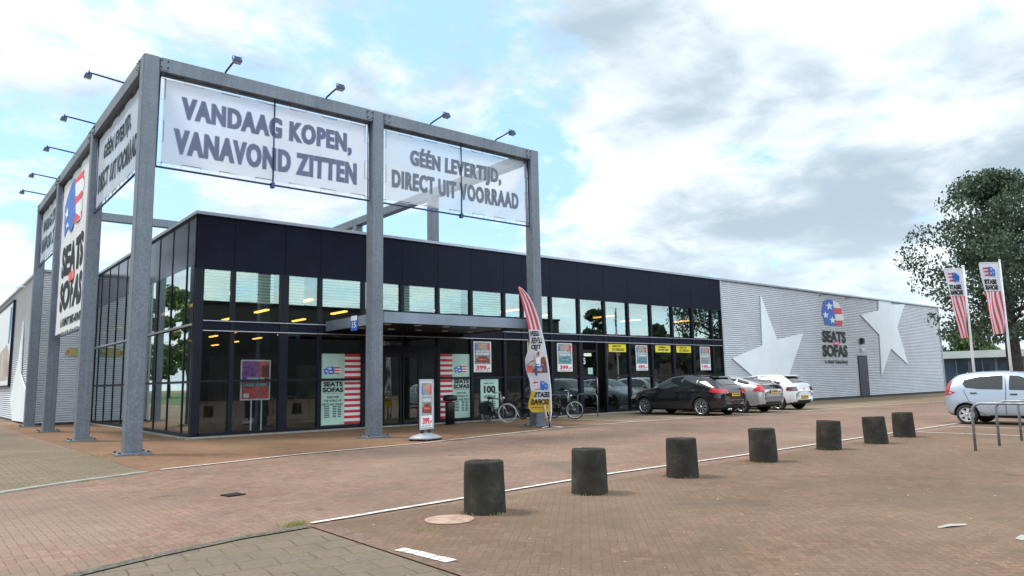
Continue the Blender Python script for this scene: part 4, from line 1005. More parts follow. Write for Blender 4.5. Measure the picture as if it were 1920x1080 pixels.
bike('black bicycle with white tyre walls, leftmost, its front wheel turned to the car park', (9.95, -.66), -86, 44, white, black)
bike('dark bicycle half hidden behind the right-hand frame post', (11.75, .12) if False else (11.9, -.35), -82, 20, None, mat('dark_blue_paint', (.02, .03, .06), .4), rack=False)
bike('black bicycle with steel handlebar, rightmost, beside the beach flag', (12.9, -1.0), -86, 40, None, mat('grey_green_paint', (.03, .04, .045), .35), rack=False)

# ------------------------------------------------------------------ beach flag
t = thing('beach_flag', 'feather-shaped beach flag with red stripes and mirrored print, standing by the right-hand frame post', 'beach flag', (9.19, -4.80, 0)); t.scale = (1.04, 1.04, .94)
U = V((rr.x, rr.y, 0)).normalized(); Wf = U.cross(Z)
# outline: right edge (mast) and left edge as offsets from the foot, by height
RE = [(.50, .08), (1.2, .06), (2.0, .0), (2.8, -.10), (3.6, -.27), (4.1, -.42), (4.4, -.56), (4.6, -.72), (4.68, -.83)]
LE = [(.50, -.50), (.66, -.62), (.85, -.60), (1.15, -.52), (1.5, -.55), (1.9, -.66), (2.25, -.68), (2.6, -.57), (2.9, -.52), (3.4, -.58), (3.9, -.68), (4.3, -.77), (4.6, -.835), (4.68, -.845)]
def lerp_tab(T, z):
    for (z0, a0), (z1, a1) in zip(T, T[1:]):
        if z <= z1: return a0 + (a1 - a0) * (z - z0) / (z1 - z0)
    return T[-1][1]
def bf(u, z, off=0):
    a = lerp_tab(RE, z); b = lerp_tab(LE, z); x = b + (a - b) * u
    d = (1 - u) * (.10 * math.sin(z * 2.3 + u * 2) + .03 * math.sin(z * 6 + u * 5))
    return U * x + Z * z + Wf * (d + off)
mb = MB(); nz, nu = 60, 14; ZZ = [.50 + 4.18 * j / nz for j in range(nz + 1)]
vs = [bf(i / nu, z) for z in ZZ for i in range(nu + 1)]
def fm(i, z):
    if z > 3.22: return flagr if i % 5 < 3 and i < 13 else flagw
    if z < .95: return flagy
    if z < 1.22 and i < 3: return flagy
    return flagw
for j in range(nz):
    for i in range(nu):
        b_ = [vs[j * (nu + 1) + i], vs[j * (nu + 1) + i + 1], vs[(j + 1) * (nu + 1) + i + 1], vs[(j + 1) * (nu + 1) + i]]
        mb.add(b_, [(0, 1, 2, 3)], fm(i, (ZZ[j] + ZZ[j + 1]) / 2), True)
for body, z0, z1, ua, ub in (('GEEN', 3.00, 3.18, .1, .82), ('LEVER', 2.76, 2.96, .1, .88), ('TIJD', 2.52, 2.72, .15, .78), ('SEATS', .98, 1.16, .2, .95), ('SOFAS', .74, .93, .1, .9)):
    mb.text(None, body, ua, z0, ub, z1, flagk, bold=.05, mirror=True, fn=lambda a, b: bf(a, b, .012))
mb.text(None, 'A Giant Take-Away', .12, .62, .85, .68, flagk, mirror=True, fn=lambda a, b: bf(a, b, .012))
emblem(mb, lambda poly, m, l: mb.add([bf(.12 + .8 * a, 1.20 + .32 * b, .01 + .004 * l) for a, b in poly], [tuple(range(len(poly)))], m), True, flagb, flagr, flagw)
P_ = lambda poly, m, l: mb.add([bf(a, b, .012 + .003 * l) for a, b in poly], [tuple(range(len(poly)))], m)
P_([(.02, 1.82), (.5, 1.78), (.97, 1.78), (.96, 2.05), (.95, 2.3), (.82, 2.32), (.62, 2.2), (.3, 2.2), (.05, 2.05)], brown, 0)
P_([(.02, 1.82), (.3, 1.80), (.32, 2.02), (.04, 2.04)], orange, 1)
P_([(.50, 2.02), (.68, 2.0), (.72, 2.26), (.62, 2.32), (.50, 2.25)], whitep, 2)
P_([(.52, 2.34), (.60, 2.30), (.66, 2.36), (.64, 2.46), (.55, 2.47), (.51, 2.41)], tan, 2); P_([(.56, 2.40), (.66, 2.36), (.66, 2.48), (.56, 2.50)], brown, 3)
P_([(.36, 1.72), (.46, 1.68), (.52, 1.95), (.70, 1.98), (.86, 1.78), (.90, 1.84), (.74, 2.08), (.48, 2.08), (.38, 1.95)], jean, 3)
P_([(.44, 2.02), (.50, 2.2), (.42, 2.38), (.36, 2.45), (.38, 2.36), (.42, 2.2)], tan, 3)
mb.build('flag_cloth', t)
mb = MB(); pts = [V((0, 0, .03)), U * .07 + Z * .5] + [bf(1.0, z) + U * .012 for z in (1.2, 2.0, 2.8, 3.6, 4.1, 4.4, 4.6, 4.68)]
mb.tube(pts, [.022, .02, .018, .016, .014, .012, .01, .008, .007, .006], white, 8); mb.build('mast', t)
mb = MB(); mb.tube([U * -.05 + Wf * .08 + Z * .05, U * -.14 + Wf * .10 + Z * .72], .035, wood, 8); mb.build('rolled_tail', t)
mb = MB()
for a in (20, 110): c, s = math.cos(R(a)), math.sin(R(a)); mb.tube([(-.45 * c, -.45 * s, .012), (0, 0, .045), (.45 * c, .45 * s, .012)], .014, steel, 6)
mb.lathe([(.03, .02), (.03, .2), (.02, .21)], black, 12); mb.build('cross_foot', t)

# ------------------------------------------------------------------ mast flags
def mast_flag(x, y, top, label, seed, rzz, twist):
    t = thing('flag_mast', label, 'flagpole', (x, y, 0), 0, 'advertising flags by the far car park')
    mb = MB(); mb.tube([(0, 0, 0), (0, 0, 3), (0, 0, top)], [.06, .05, .035], white, 12); mb.lathe([(.05, top), (.05, top + .03), (.0, top + .06)], white, 12); mb.build('pole', t)
    U = V((math.cos(R(rzz)), math.sin(R(rzz)), 0)); W = U.cross(Z)
    arm = MB(); arm.tube([Z * (top - .08), U * .88 + Z * (top - .08)], .014, white, 8); arm.build('arm', t)
    h = 3.0
    def f(u, v, off=0):   # u 0 at the mast, v 0 at the foot of the cloth
        k = 1 - (1 - v) ** 1.15 * twist
        x_ = .05 + u * .86 * k; d = .09 * math.sin(u * 7 + v * 5 + seed) * (1.15 - v) + .05 * math.sin(v * 9 + seed + u * 3) * (1 - v)
        return U * x_ + Z * (top - .1 - h * (1 - v) - .05 * u * (1 - v) * math.sin(seed)) + W * (d + off)
    mb = MB(); nu, nv = 18, 40
    vs = [f(i / nu, j / nv) for j in range(nv + 1) for i in range(nu + 1)]
    for m_ in (flagw, flagr):
        fs = [(j * (nu + 1) + i, j * (nu + 1) + i + 1, (j + 1) * (nu + 1) + i + 1, (j + 1) * (nu + 1) + i) for j in range(nv) for i in range(nu)
              if ((j < nv * .58 and i % 4 in (1, 2)) == (m_ is flagr))]
        mb.add(vs, fs, m_, True)
    for off in (.015, -.015):
        mb.text(None, 'SEATS', .2, .70, .92, .77, flagk, bold=.06, fn=lambda a, b: f(a, b, off)); mb.text(None, 'SOFAS', .16, .62, .94, .69, flagk, bold=.06, fn=lambda a, b: f(a, b, off))
        mb.text(None, 'A Giant Take-Away', .2, .595, .9, .61, flagk, fn=lambda a, b: f(a, b, off))
        emblem(mb, lambda poly, m, l: mb.add([f(.22 + .66 * a, .80 + .15 * b, off * (1 + .3 * l)) for a, b in poly], [tuple(range(len(poly)))], m), False, flagb, flagr, flagw)
    mb.build('flag_cloth', t)
mast_flag(29.03, -10.15, 6.05, 'white flagpole with a twisted red-striped flag, left of the pair', .4, 142, .62)
mast_flag(29.4, -11.42, 6.16, 'white flagpole with a fuller red-striped flag, right of the pair before the tree trunk', 2.1, 142, .36)

# ------------------------------------------------------------------ cars
def carpaint(name, col, metal=.0, rough=.22):
    m, n, p = principled(name)
    tc = n.new('ShaderNodeTexCoord').outputs['Object']
    f = n.noise(tc, 3, 4, .6)
    n.put(p.inputs['Base Color'], n.mix(f, tuple(x * .93 for x in col), tuple(min(1, x * 1.05) for x in col)))
    p.inputs['Metallic'].default_value = metal; n.put(p.inputs['Roughness'], n.m('ADD', rough, n.m('MULTIPLY', n.noise(tc, 9, 4, .6), .10)))
    p.inputs['Coat Weight'].default_value = .8; p.inputs['Coat Roughness'].default_value = .04
    return m
wellm = mat('wheel_well', (.006, .006, .006), .9)
lampred = mat('red_lamp_lens', (.50, .012, .02), .15, 0, .2, 9, coat=.6)
lampdark = mat('dark_red_lens', (.10, .012, .02), .15, 0, .2, 9, coat=.6)
lampclear = mat('clear_lens', (.55, .57, .58), .12, 0, .1, 9, coat=.6)
platem = mat('number_plate', (.75, .47, .03), .4, 0, .03, 9)
chrome = mat('chrome', (.65, .66, .68), .15, 1, .05, 9)
blackg = mat('gloss_black', (.010, .010, .012), .1, 0, .1, 4, coat=.5)
seam = mat('panel_gap', (.008, .008, .009), .8)
alloy = mat('alloy_rim', (.50, .51, .53), .25, .8, .1, 12)
hubcap = mat('plastic_hubcap', (.52, .54, .56), .4, .2, .1, 12)
cabin = mat('car_interior', (.03, .03, .032), .9)


def resample(T, y, k):
    T = sorted(T)
    for a, b in zip(T, T[1:]):
        if y <= b[0]:
            f = (y - a[0]) / (b[0] - a[0]); return a[k] + (b[k] - a[k]) * f
    return T[-1][k]


def car(label, loc, rz, scale, paint, ST, axles, Rw, track, windows, screen, back, lamps, plate, rimstyle, extras=None, lower=None, roofpaint=None):
    """ST rows: y, z_bottom, half width, z_belt, z_roof, half width at roof. Nose points to +y."""
    t = thing('parked_car', label, 'car', (loc[0], loc[1], 0), rz); t.scale = (scale,) * 3
    rows = []
    for (y, zb, w, zbelt, zr, wr) in ST:
        zm = zb + (zbelt - zb) * .55
        half = [(0, zb), (w * .86, zb), (w * .975, zb + .07), (w, zm - .06), (w * .995, zm + .10), (w * .955, zbelt), (w * .5 * .955 + wr * .5 + .012, (zbelt + zr) / 2), (wr, zr - .045), (wr * .80, zr - .004), (0, zr + .02)]
        rows.append((y, half))
    vs = []; n_ = len(rows[0][1]) * 2 - 2
    for y, h in rows:
        ringp = h + [(-a, b) for a, b in h[-2:0:-1]]
        vs += [(a, y, b) for a, b in ringp]
    fs = []
    for i in range(len(rows) - 1):
        for q in range(n_): fs.append((i * n_ + q, (i + 1) * n_ + q, (i + 1) * n_ + (q + 1) % n_, i * n_ + (q + 1) % n_))
    L = len(rows) - 1; hN = len(rows[0][1])
    for base, flip in ((0, False), (L * n_, True)):   # close both ends with strips
        for q in range(hN - 1):
            a, b = q, q + 1; a2, b2 = (n_ - q) % n_, (n_ - q - 1) % n_
            f = [a, b, b2, a2]; f = [base + k for k in dict.fromkeys(f)]
            fs.append(tuple(f if flip else f[::-1]))
    me = bpy.data.meshes.new('hull'); me.from_pydata(vs, [], fs); me.update()
    ob = bpy.data.objects.new('hull', me); COL.objects.link(ob)
    ob.modifiers.new('s', 'SUBSURF').levels = 2
    cut = MB()
    for ya in axles:
        for sx in (-1, 1): cut.lathe([(Rw + .055, -.2), (Rw + .055, .2)], seam, 40, Matrix.Translation((sx * (track + .06), ya, Rw)) @ Matrix.Rotation(R(90), 4, 'Y'), False)
    co_ = cut.build('hull_cutter')
    bo = ob.modifiers.new('b', 'BOOLEAN'); bo.operation = 'DIFFERENCE'; bo.object = co_; bo.solver = 'EXACT'
    bpy.context.view_layer.update(); dg = bpy.context.evaluated_depsgraph_get()
    fin = bpy.data.meshes.new_from_object(ob.evaluated_get(dg))
    bpy.data.objects.remove(co_); bpy.data.objects.remove(ob)
    fin.materials.clear(); fin.materials.append(paint); fin.materials.append(wellm); fin.materials.append(lower or paint); fin.materials.append(roofpaint or paint)
    for p in fin.polygons:
        c = p.center; p.use_smooth = True; p.material_index = 0
        for ya in axles:
            if math.hypot(c.y - ya, c.z - Rw) < Rw + .050 or (abs(math.hypot(c.y - ya, c.z - Rw) - Rw - .055) < .012 and abs(p.normal.x) < .5): p.material_index = 1; p.use_smooth = False
        if p.material_index == 0 and p.normal.z < -.7: p.material_index = 1
        if p.material_index == 0 and lower and c.z < lower_z: p.material_index = 2
    body = bpy.data.objects.new('body', fin); COL.objects.link(body); body.parent = t
    bv = BVHTree.FromPolygons([v.co.copy() for v in fin.vertices], [tuple(p.vertices) for p in fin.polygons])

    def patch(poly, ax, sgn, m, off=.005, res=.035, name=None, parent=None, mb=None, thick=0):
        """lay a flat outline onto the body: ax 'x' -> outline in (y,z) seen from side sgn; ax 'y' -> outline in (x,z) seen from end sgn; ax 'z' -> (x,y) from above"""
        own = mb is None; mb = mb or MB()
        import bmesh
        bm = bmesh.new(); bm.faces.new([bm.verts.new((a, b, 0)) for a, b in poly])
        a0 = min(p[0] for p in poly); a1 = max(p[0] for p in poly); b0 = min(p[1] for p in poly); b1 = max(p[1] for p in poly)
        for k in range(1, int((a1 - a0) / res) + 1): bmesh.ops.bisect_plane(bm, geom=bm.verts[:] + bm.edges[:] + bm.faces[:], plane_co=(a0 + k * res, 0, 0), plane_no=(1, 0, 0))
        for k in range(1, int((b1 - b0) / res) + 1): bmesh.ops.bisect_plane(bm, geom=bm.verts[:] + bm.edges[:] + bm.faces[:], plane_co=(0, b0 + k * res, 0), plane_no=(0, 1, 0))
        bm.verts.index_update(); P3 = []
        for v in bm.verts:
            a, b = v.co.x, v.co.y
            if ax == 'x': o_, d_ = V((sgn * 3, a, b)), V((-sgn, 0, 0))
            elif ax == 'y': o_, d_ = V((a, sgn * 5, b)), V((0, -sgn, 0))
            else: o_, d_ = V((a, b, 4)), V((0, 0, -1))
            hit = bv.ray_cast(o_, d_); P3.append((hit[0] - d_ * off * .5 + hit[1] * (off * 1.6 if hit[1].dot(d_) < 0 else -off * 1.6)) if hit[0] else None)
        F3 = []
        for f in bm.faces:
            ids = [v.index for v in f.verts]
            if any(P3[i] is None for i in ids): continue
            F3.append(tuple(ids))
        bm.free(); P3 = [p or V((0, 0, .5)) for p in P3]
        mb.add(P3, F3, m, True)
        if own: return mb.build(name, parent or t)
    for sx in (-1, 1):
        for poly in windows: patch(poly, 'x', sx, carglass_dark, name='window')
    patch(screen, 'z', 1, carglass_dark, name='windscreen')
    if back[0] == 'z': patch(back[1], 'z', 1, carglass_dark, name='rear_window')
    else: patch(back[1], 'y', -1, carglass_dark, name='rear_window')
    for ax, poly, m, nm in lamps:
        for sx in (-1, 1):
            if ax == 'both':
                patch(poly[0], 'x', sx, m, .008, .05, name=nm); patch([(sx * a, b) for a, b in poly[1]], 'y', poly[2], m, .008, .05, name=nm)
            elif ax == 'x': patch(poly, 'x', sx, m, .008, .05, name=nm)
            else: patch([(sx * a, b) for a, b in poly], 'y', -1 if ax == 'r' else 1, m, .008, .05, name=nm)
    # wheels
    for ya in axles:
        for sx in (-1, 1):
            w = bpy.data.objects.new('wheel', None); COL.objects.link(w); w.parent = t; w.location = (sx * (track - .02), ya, Rw); w.rotation_euler = (0, 0, 0 if sx > 0 else math.pi)
            T = Matrix.Rotation(R(90), 4, 'Y'); rr_ = Rw * rimstyle[1]
            mb = MB(); mb.lathe([(rr_, -.09), (Rw - .02, -.10), (Rw, -.08), (Rw, .06), (Rw - .015, .085), (rr_ + .012, .09), (rr_, .075)], rubber, 36, T, True, False); mb.build('tyre', w)
            mb = MB(); mb.lathe([(rr_ - .025, .02), (rr_ - .012, .08), (rr_ + .004, .082), (rr_ + .004, .06)], rimstyle[2], 36, T, True, False); mb.lathe([(0, .0), (rr_, .0)], wellm, 24, T, False, False)
            mb.lathe([(.0, .085), (.035, .08), (.045, .05)], rimstyle[2], 14, T, True, False)
            ns = rimstyle[0]
            for k in range(ns):
                for dd in rimstyle[3]:
                    a = 2 * math.pi * k / ns + .3; d0, d1 = a + dd * .5, a + dd; wv = rimstyle[4]
                    p0 = V((.07, .03 * math.cos(d0), .03 * math.sin(d0))); p1 = V((.07, (rr_ - .01) * math.cos(d1), (rr_ - .01) * math.sin(d1)))
                    sd_ = (p1 - p0).cross(X).normalized() * wv
                    q4 = [p0 - sd_ * .8, p1 - sd_, p1 + sd_, p0 + sd_ * .8]; bk = X * -.03
                    mb.add(q4 + [p + bk for p in q4], [(0, 1, 2, 3), (7, 6, 5, 4), (0, 4, 5, 1), (1, 5, 6, 2), (2, 6, 7, 3), (3, 7, 4, 0)], rimstyle[2])
            mb.build('rim', w)
    px, pz, pw = plate
    h0 = bv.ray_cast(V((px, -5, pz)), V((0, 1, 0)))[0]
    mb = MB(); F = (V((px, h0.y - .025, pz)), X, Z); mb.prism(F, [(-pw, -.055), (pw, -.055), (pw, .055), (-pw, .055)], platem, 0, .015); squiggle(mb, F, -pw * .8, -.045, pw * .9, .045, 1, ink, .018, .9); mb.prism(F, [(-pw - .01, -.065), (pw + .01, -.065), (pw + .01, .065), (-pw - .01, .065)], black, -.03, -.001); mb.build('number_plate', t)
    if extras: extras(t, patch, bv)
    return t
carglass_dark = mat('car_window', (.014, .017, .019), .04, 0, .1, 2, spec=.7, coat=.6)
lower_z = .5


def common_extras(t, patch, bv, mirror_y, mirror_z, mirror_m, doors, handles, sill=None, hm=None, bump=None, seams=True):
    mb = MB()
    for sx in (-1, 1):
        for line in doors:
            for (a, b), (c, d) in zip(line, line[1:]):
                dx, dz = c - a, d - b; L = math.hypot(dx, dz); nx_, nz_ = -dz / L * .006, dx / L * .006
                patch([(a - nx_, b - nz_), (c - nx_, d - nz_), (c + nx_, d + nz_), (a + nx_, b + nz_)], 'x', sx, seam, .003, .1, mb=mb)
    mb.build('panel_gaps', t)
    for sx in (-1, 1):
        for (hy, hz) in handles:
            h = bv.ray_cast(V((sx * 3, hy, hz)), V((-sx, 0, 0)))[0]
            mb = MB(); mb.bbox((h.x - .02, hy - .085, hz - .016), (h.x + .02, hy + .085, hz + .016), hm or black, .008); mb.build('door_handle', t)
        h = bv.ray_cast(V((sx * 3, mirror_y, mirror_z - .05)), V((-sx, 0, 0)))[0]; x_ = h.x
        mb = MB(); mb.lathe([(.0, -.10), (.055, -.09), (.075, -.02), (.07, .06), (.04, .09), (0, .10)], mirror_m, 12, Matrix.Translation((x_ + sx * .10, mirror_y, mirror_z)) @ Matrix.Rotation(R(90), 4, 'Y') @ Matrix.Scale(.75, 4, (0, 1, 0))); mb.build('side_mirror', t)
        if sill: patch([(sill[0], sill[2]), (sill[1], sill[2]), (sill[1], sill[3]), (sill[0], sill[3])], 'x', sx, black, .006, .1, name='sill')
    if bump:
        for (x0, x1, z0, z1, m) in bump: patch([(x0, z0), (x1, z0), (x1, z1), (x0, z1)], 'y', -1, m, .006, .1, name='bumper_insert')

# black estate-backed hatchback
AUD = [(-2.13, .40, .62, .72, .80, .55), (-2.11, .34, .74, .80, .86, .62), (-2.02, .26, .83, .93, 1.00, .64), (-1.90, .22, .87, .97, 1.09, .62), (-1.68, .20, .885, .985, 1.27, .59), (-1.44, .19, .885, .985, 1.385, .585), (-1.0, .18, .885, .975, 1.415, .595), (-.4, .18, .885, .965, 1.435, .605),
       (.15, .18, .885, .955, 1.42, .60), (.45, .18, .885, .95, 1.335, .60), (.85, .18, .885, .94, 1.10, .66), (1.08, .18, .885, .925, 1.00, .72), (1.5, .19, .88, .88, .93, .68), (1.85, .21, .84, .78, .85, .62), (2.05, .25, .76, .66, .74, .55), (2.13, .34, .60, .58, .64, .45)]
def aud_x(t, patch, bv):
    common_extras(t, patch, bv, .62, .99, black_paint, [[(-.42, .24), (-.40, .95)], [(.72, .30), (.68, .90)], [(-1.12, .95), (-1.02, .60), (-.86, .42)], [(-1.7, .95), (1.05, .91)]], [(-.22, .86), (-.95, .88)], (-1.05, .95, .20, .235), black_paint,
                  [(-.50, .50, .30, .38, black), (-.50, .50, .545, .56, chrome)])
    mb = MB(); mb.tube([(-.45, -2.06, .24), (-.45, -2.17, .235)], .035, chrome, 10); mb.tube([(-.33, -2.06, .24), (-.33, -2.17, .235)], .035, chrome, 10); mb.build('exhaust', t)
    mb = MB(); mb.add([(-.5, -1.42, 1.39), (.5, -1.42, 1.39), (.47, -1.66, 1.345), (-.47, -1.66, 1.345), (-.5, -1.42, 1.36), (.5, -1.42, 1.36), (.47, -1.66, 1.33), (-.47, -1.66, 1.33)], [(0, 1, 2, 3), (7, 6, 5, 4), (3, 2, 6, 7), (0, 3, 7, 4), (2, 1, 5, 6)], black_paint); mb.build('spoiler', t)
black_paint = carpaint('black_car_paint', (.008, .0085, .012), 0, .12)
car('glossy black hatchback with multi-spoke wheels, first of the three cars parked nose to the store', (17.93, -3.40), 0, 1.07, black_paint, AUD, (-1.27, 1.31), .315, .80,
    [[(-.44, .985), (-1.05, 1.0), (-1.02, 1.33), (-.44, 1.375)], [(-1.10, 1.0), (-1.48, 1.06), (-1.40, 1.20), (-1.25, 1.29), (-1.10, 1.325)], [(-.36, .985), (.70, .97), (.66, 1.05), (.42, 1.24), (.20, 1.345), (-.36, 1.375)]],
    [(-.52, .30), (.52, .30), (.60, .95), (-.60, .95)], ('z', [(-.50, -1.92), (.50, -1.92), (.50, -1.50), (-.50, -1.50)]),
    [('both', ([(-1.98, .80), (-1.66, .84), (-1.70, .96), (-1.98, .95)], [(.42, .78), (.86, .80), (.86, .94), (.44, .93)], -1), lampred, 'tail_lamp'), ('x', [(1.75, .62), (2.05, .58), (1.98, .70), (1.65, .78)], lampclear, 'headlight')],
    (0.0, .74, .24), (9, .74, alloy, (-.09, .09), .012), aud_x)

# silver fastback with high rear window
INS = [(-2.16, .44, .62, .74, .80, .60), (-2.14, .36, .74, .84, .92, .68), (-2.06, .28, .82, .95, 1.06, .66), (-1.92, .23, .85, 1.00, 1.13, .62), (-1.6, .20, .86, 1.01, 1.23, .58), (-1.1, .19, .86, 1.00, 1.35, .575), (-.5, .18, .86, .985, 1.42, .585), (.0, .18, .86, .97, 1.425, .59),
       (.35, .18, .86, .955, 1.37, .59), (.9, .18, .86, .935, 1.14, .63), (1.2, .18, .86, .92, 1.00, .70), (1.6, .19, .85, .84, .90, .66), (1.95, .22, .80, .72, .80, .58), (2.12, .26, .70, .62, .68, .5), (2.18, .34, .55, .54, .6, .4)]
silver_paint = carpaint('silver_car_paint', (.52, .53, .55), .55, .25); greyp_ = carpaint('grey_bumper_paint', (.20, .20, .23), .4, .25)
def ins_x(t, patch, bv):
    common_extras(t, patch, bv, .75, 1.0, silver_paint, [[(-.30, .24), (-.28, .96)], [(.80, .30), (.76, .88)], [(-1.02, .96), (-.95, .60), (-.80, .44)]], [(-.12, .86), (-.86, .88)], (-1.0, 1.0, .20, .25), silver_paint,
                  [(-.54, .54, .34, .42, black), (-.55, .55, .44, .62, greyp_)])
    patch([(-.62, .90), (.62, .90), (.60, 1.06), (-.60, 1.06)], 'y', -1, blackg, .006, .1, name='lower_rear_window')
car('silver fastback hatchback with red tail lamps, parked between the black and the white car', (20.55, -3.45), 0, 1.05, silver_paint, INS, (-1.25, 1.30), .30, .78,
    [[(-.34, 1.0), (-.98, 1.02), (-.96, 1.30), (-.34, 1.355)], [(-1.04, 1.02), (-1.60, 1.08), (-1.50, 1.17), (-1.04, 1.285)], [(-.24, 1.0), (.82, .97), (.62, 1.14), (.30, 1.30), (-.24, 1.36)]],
    [(-.50, .42), (.50, .42), (.58, 1.05), (-.58, 1.05)], ('z', [(-.54, -1.98), (.54, -1.98), (.50, -1.15), (-.50, -1.15)]),
    [('both', ([(-2.08, .80), (-1.78, .86), (-1.92, .98), (-2.06, 1.06)], [(.60, .78), (.80, .80), (.74, 1.06), (.62, 1.06)], -1), lampred, 'tail_lamp'), ('x', [(1.75, .62), (2.08, .56), (1.95, .68), (1.6, .76)], lampclear, 'headlight')],
    (0.0, .80, .24), (5, .70, alloy, (0,), .03), ins_x)

# white hatchback
POL = [(-1.98, .42, .66, .66, .74, .58), (-1.96, .36, .77, .78, .86, .66), (-1.88, .27, .84, .93, 1.02, .66), (-1.74, .22, .87, .985, 1.15, .63), (-1.55, .20, .875, .99, 1.31, .60), (-1.36, .19, .875, .99, 1.40, .60), (-.95, .18, .875, .98, 1.445, .61), (-.3, .18, .875, .965, 1.455, .615),
       (.2, .18, .875, .95, 1.42, .61), (.5, .18, .875, .945, 1.33, .61), (.9, .18, .875, .935, 1.10, .66), (1.12, .18, .875, .92, 1.0, .71), (1.5, .19, .865, .88, .93, .67), (1.8, .22, .82, .76, .82, .6), (1.96, .28, .72, .64, .70, .5), (2.02, .36, .56, .56, .6, .4)]
white_paint_ = carpaint('white_car_paint', (.74, .75, .75), 0, .2)
def pol_x(t, patch, bv):
    common_extras(t, patch, bv, .66, 1.0, white_paint_, [[(-.36, .24), (-.34, .95)], [(.70, .30), (.66, .90)], [(-1.05, .95), (-.98, .60), (-.82, .42)]], [(-.16, .86), (-.90, .88)], (-.98, .95, .20, .25), white_paint_,
                  [(-.52, .52, .30, .40, black), (-.45, .45, .405, .43, chrome)])
    mb = MB(); h = bv.ray_cast(V((0, -5, .86)), V((0, 1, 0)))[0]; mb.lathe([(.0, .012), (.05, .01), (.055, 0)], chrome, 16, Matrix.Translation((0, h.y - .004, .86)) @ Matrix.Rotation(R(90), 4, 'X')); mb.build('rear_badge', t)
    mb = MB(); mb.add([(-.52, -1.36, 1.425), (.52, -1.36, 1.425), (.48, -1.60, 1.39), (-.48, -1.60, 1.39), (-.52, -1.36, 1.40), (.52, -1.36, 1.40), (.48, -1.60, 1.37), (-.48, -1.60, 1.37)], [(0, 1, 2, 3), (7, 6, 5, 4), (3, 2, 6, 7), (0, 3, 7, 4), (2, 1, 5, 6)], white_paint_); mb.build('spoiler', t)
car('white hatchback with dark red tail lamps, last of the three cars by the star wall', (23.55, -3.30), 0, 1.05, white_paint_, POL, (-1.26, 1.29), .315, .79,
    [[(-.40, .985), (-1.02, 1.0), (-1.02, 1.34), (-.40, 1.38)], [(-1.08, 1.0), (-1.40, 1.06), (-1.26, 1.28), (-1.08, 1.335)], [(-.30, .985), (.74, .965), (.48, 1.22), (.22, 1.345), (-.30, 1.385)]],
    [(-.52, .36), (.52, .36), (.60, 1.0), (-.60, 1.0)], ('z', [(-.55, -1.80), (.55, -1.80), (.51, -1.44), (-.51, -1.44)]),
    [('both', ([(-1.93, .78), (-1.66, .80), (-1.70, .93), (-1.90, .94)], [(.48, .77), (.88, .78), (.88, .93), (.52, .94)], -1), lampdark, 'tail_lamp'), ('x', [(1.60, .64), (1.92, .58), (1.82, .72), (1.5, .78)], lampclear, 'headlight')],
    (0.0, .52, .24), (5, .72, alloy, (-.12, .12), .018), pol_x)

# small light silver five-door at the right edge
ALT = [(-1.72, .40, .60, .68, .78, .54), (-1.70, .33, .70, .82, .94, .60), (-1.64, .26, .765, .96, 1.16, .58), (-1.50, .22, .795, 1.00, 1.36, .56), (-1.30, .19, .80, 1.00, 1.44, .565), (-.85, .18, .80, .985, 1.485, .58), (-.3, .18, .80, .965, 1.495, .58), (.25, .18, .80, .945, 1.455, .575),
       (.55, .18, .80, .93, 1.37, .575), (.95, .18, .80, .905, 1.12, .61), (1.14, .18, .80, .89, .99, .66), (1.40, .19, .79, .83, .90, .62), (1.60, .22, .75, .73, .80, .56), (1.72, .28, .66, .60, .66, .46), (1.77, .36, .52, .52, .56, .38)]
ice_paint = carpaint('light_silver_car_paint', (.42, .49, .58), .4, .25)
def alt_x(t, patch, bv):
    common_extras(t, patch, bv, .72, .98, ice_paint, [[(-.16, .24), (-.12, .95), (-.15, 1.36)], [(.80, .30), (.78, .88)], [(-1.18, .98), (-1.05, .66), (-.86, .44), (-.66, .26)]], [(.06, .855), (-.92, .885)], None, black,
                  [(-.55, .55, .26, .36, black)])
    for sx in (-1, 1):
        patch([(-.55, .235), (.75, .235), (.75, .27), (-.55, .27)], 'x', sx, black, .005, .1, name='sill')
car('light silver five-door hatchback at the right edge, behind the cycle hoops', (17.42, -15.0), 180, .975, ice_paint, ALT, (-1.14, 1.22), .278, .725,
    [[(-.20, .985), (-.80, 1.0), (-1.12, 1.04), (-1.20, 1.14), (-1.16, 1.25), (-.80, 1.335), (-.20, 1.37)], [(-.04, .975), (.82, .95), (.66, 1.10), (.42, 1.25), (.18, 1.345), (-.04, 1.365)]],
    [(-.50, .42), (.50, .42), (.56, 1.04), (-.56, 1.04)], ('y', [(-.50, 1.0), (.50, 1.0), (.46, 1.34), (-.46, 1.34)]),
    [('both', ([(-1.66, .84), (-1.58, .88), (-1.50, 1.22), (-1.57, 1.24)], [(.62, .80), (.80, .84), (.62, 1.22), (.52, 1.20)], -1), lampred, 'tail_lamp'), ('x', [(1.38, .60), (1.68, .55), (1.60, .68), (1.3, .76)], lampclear, 'headlight')],
    (0.0, .58, .24), (6, .70, hubcap, (0,), .042), alt_x)

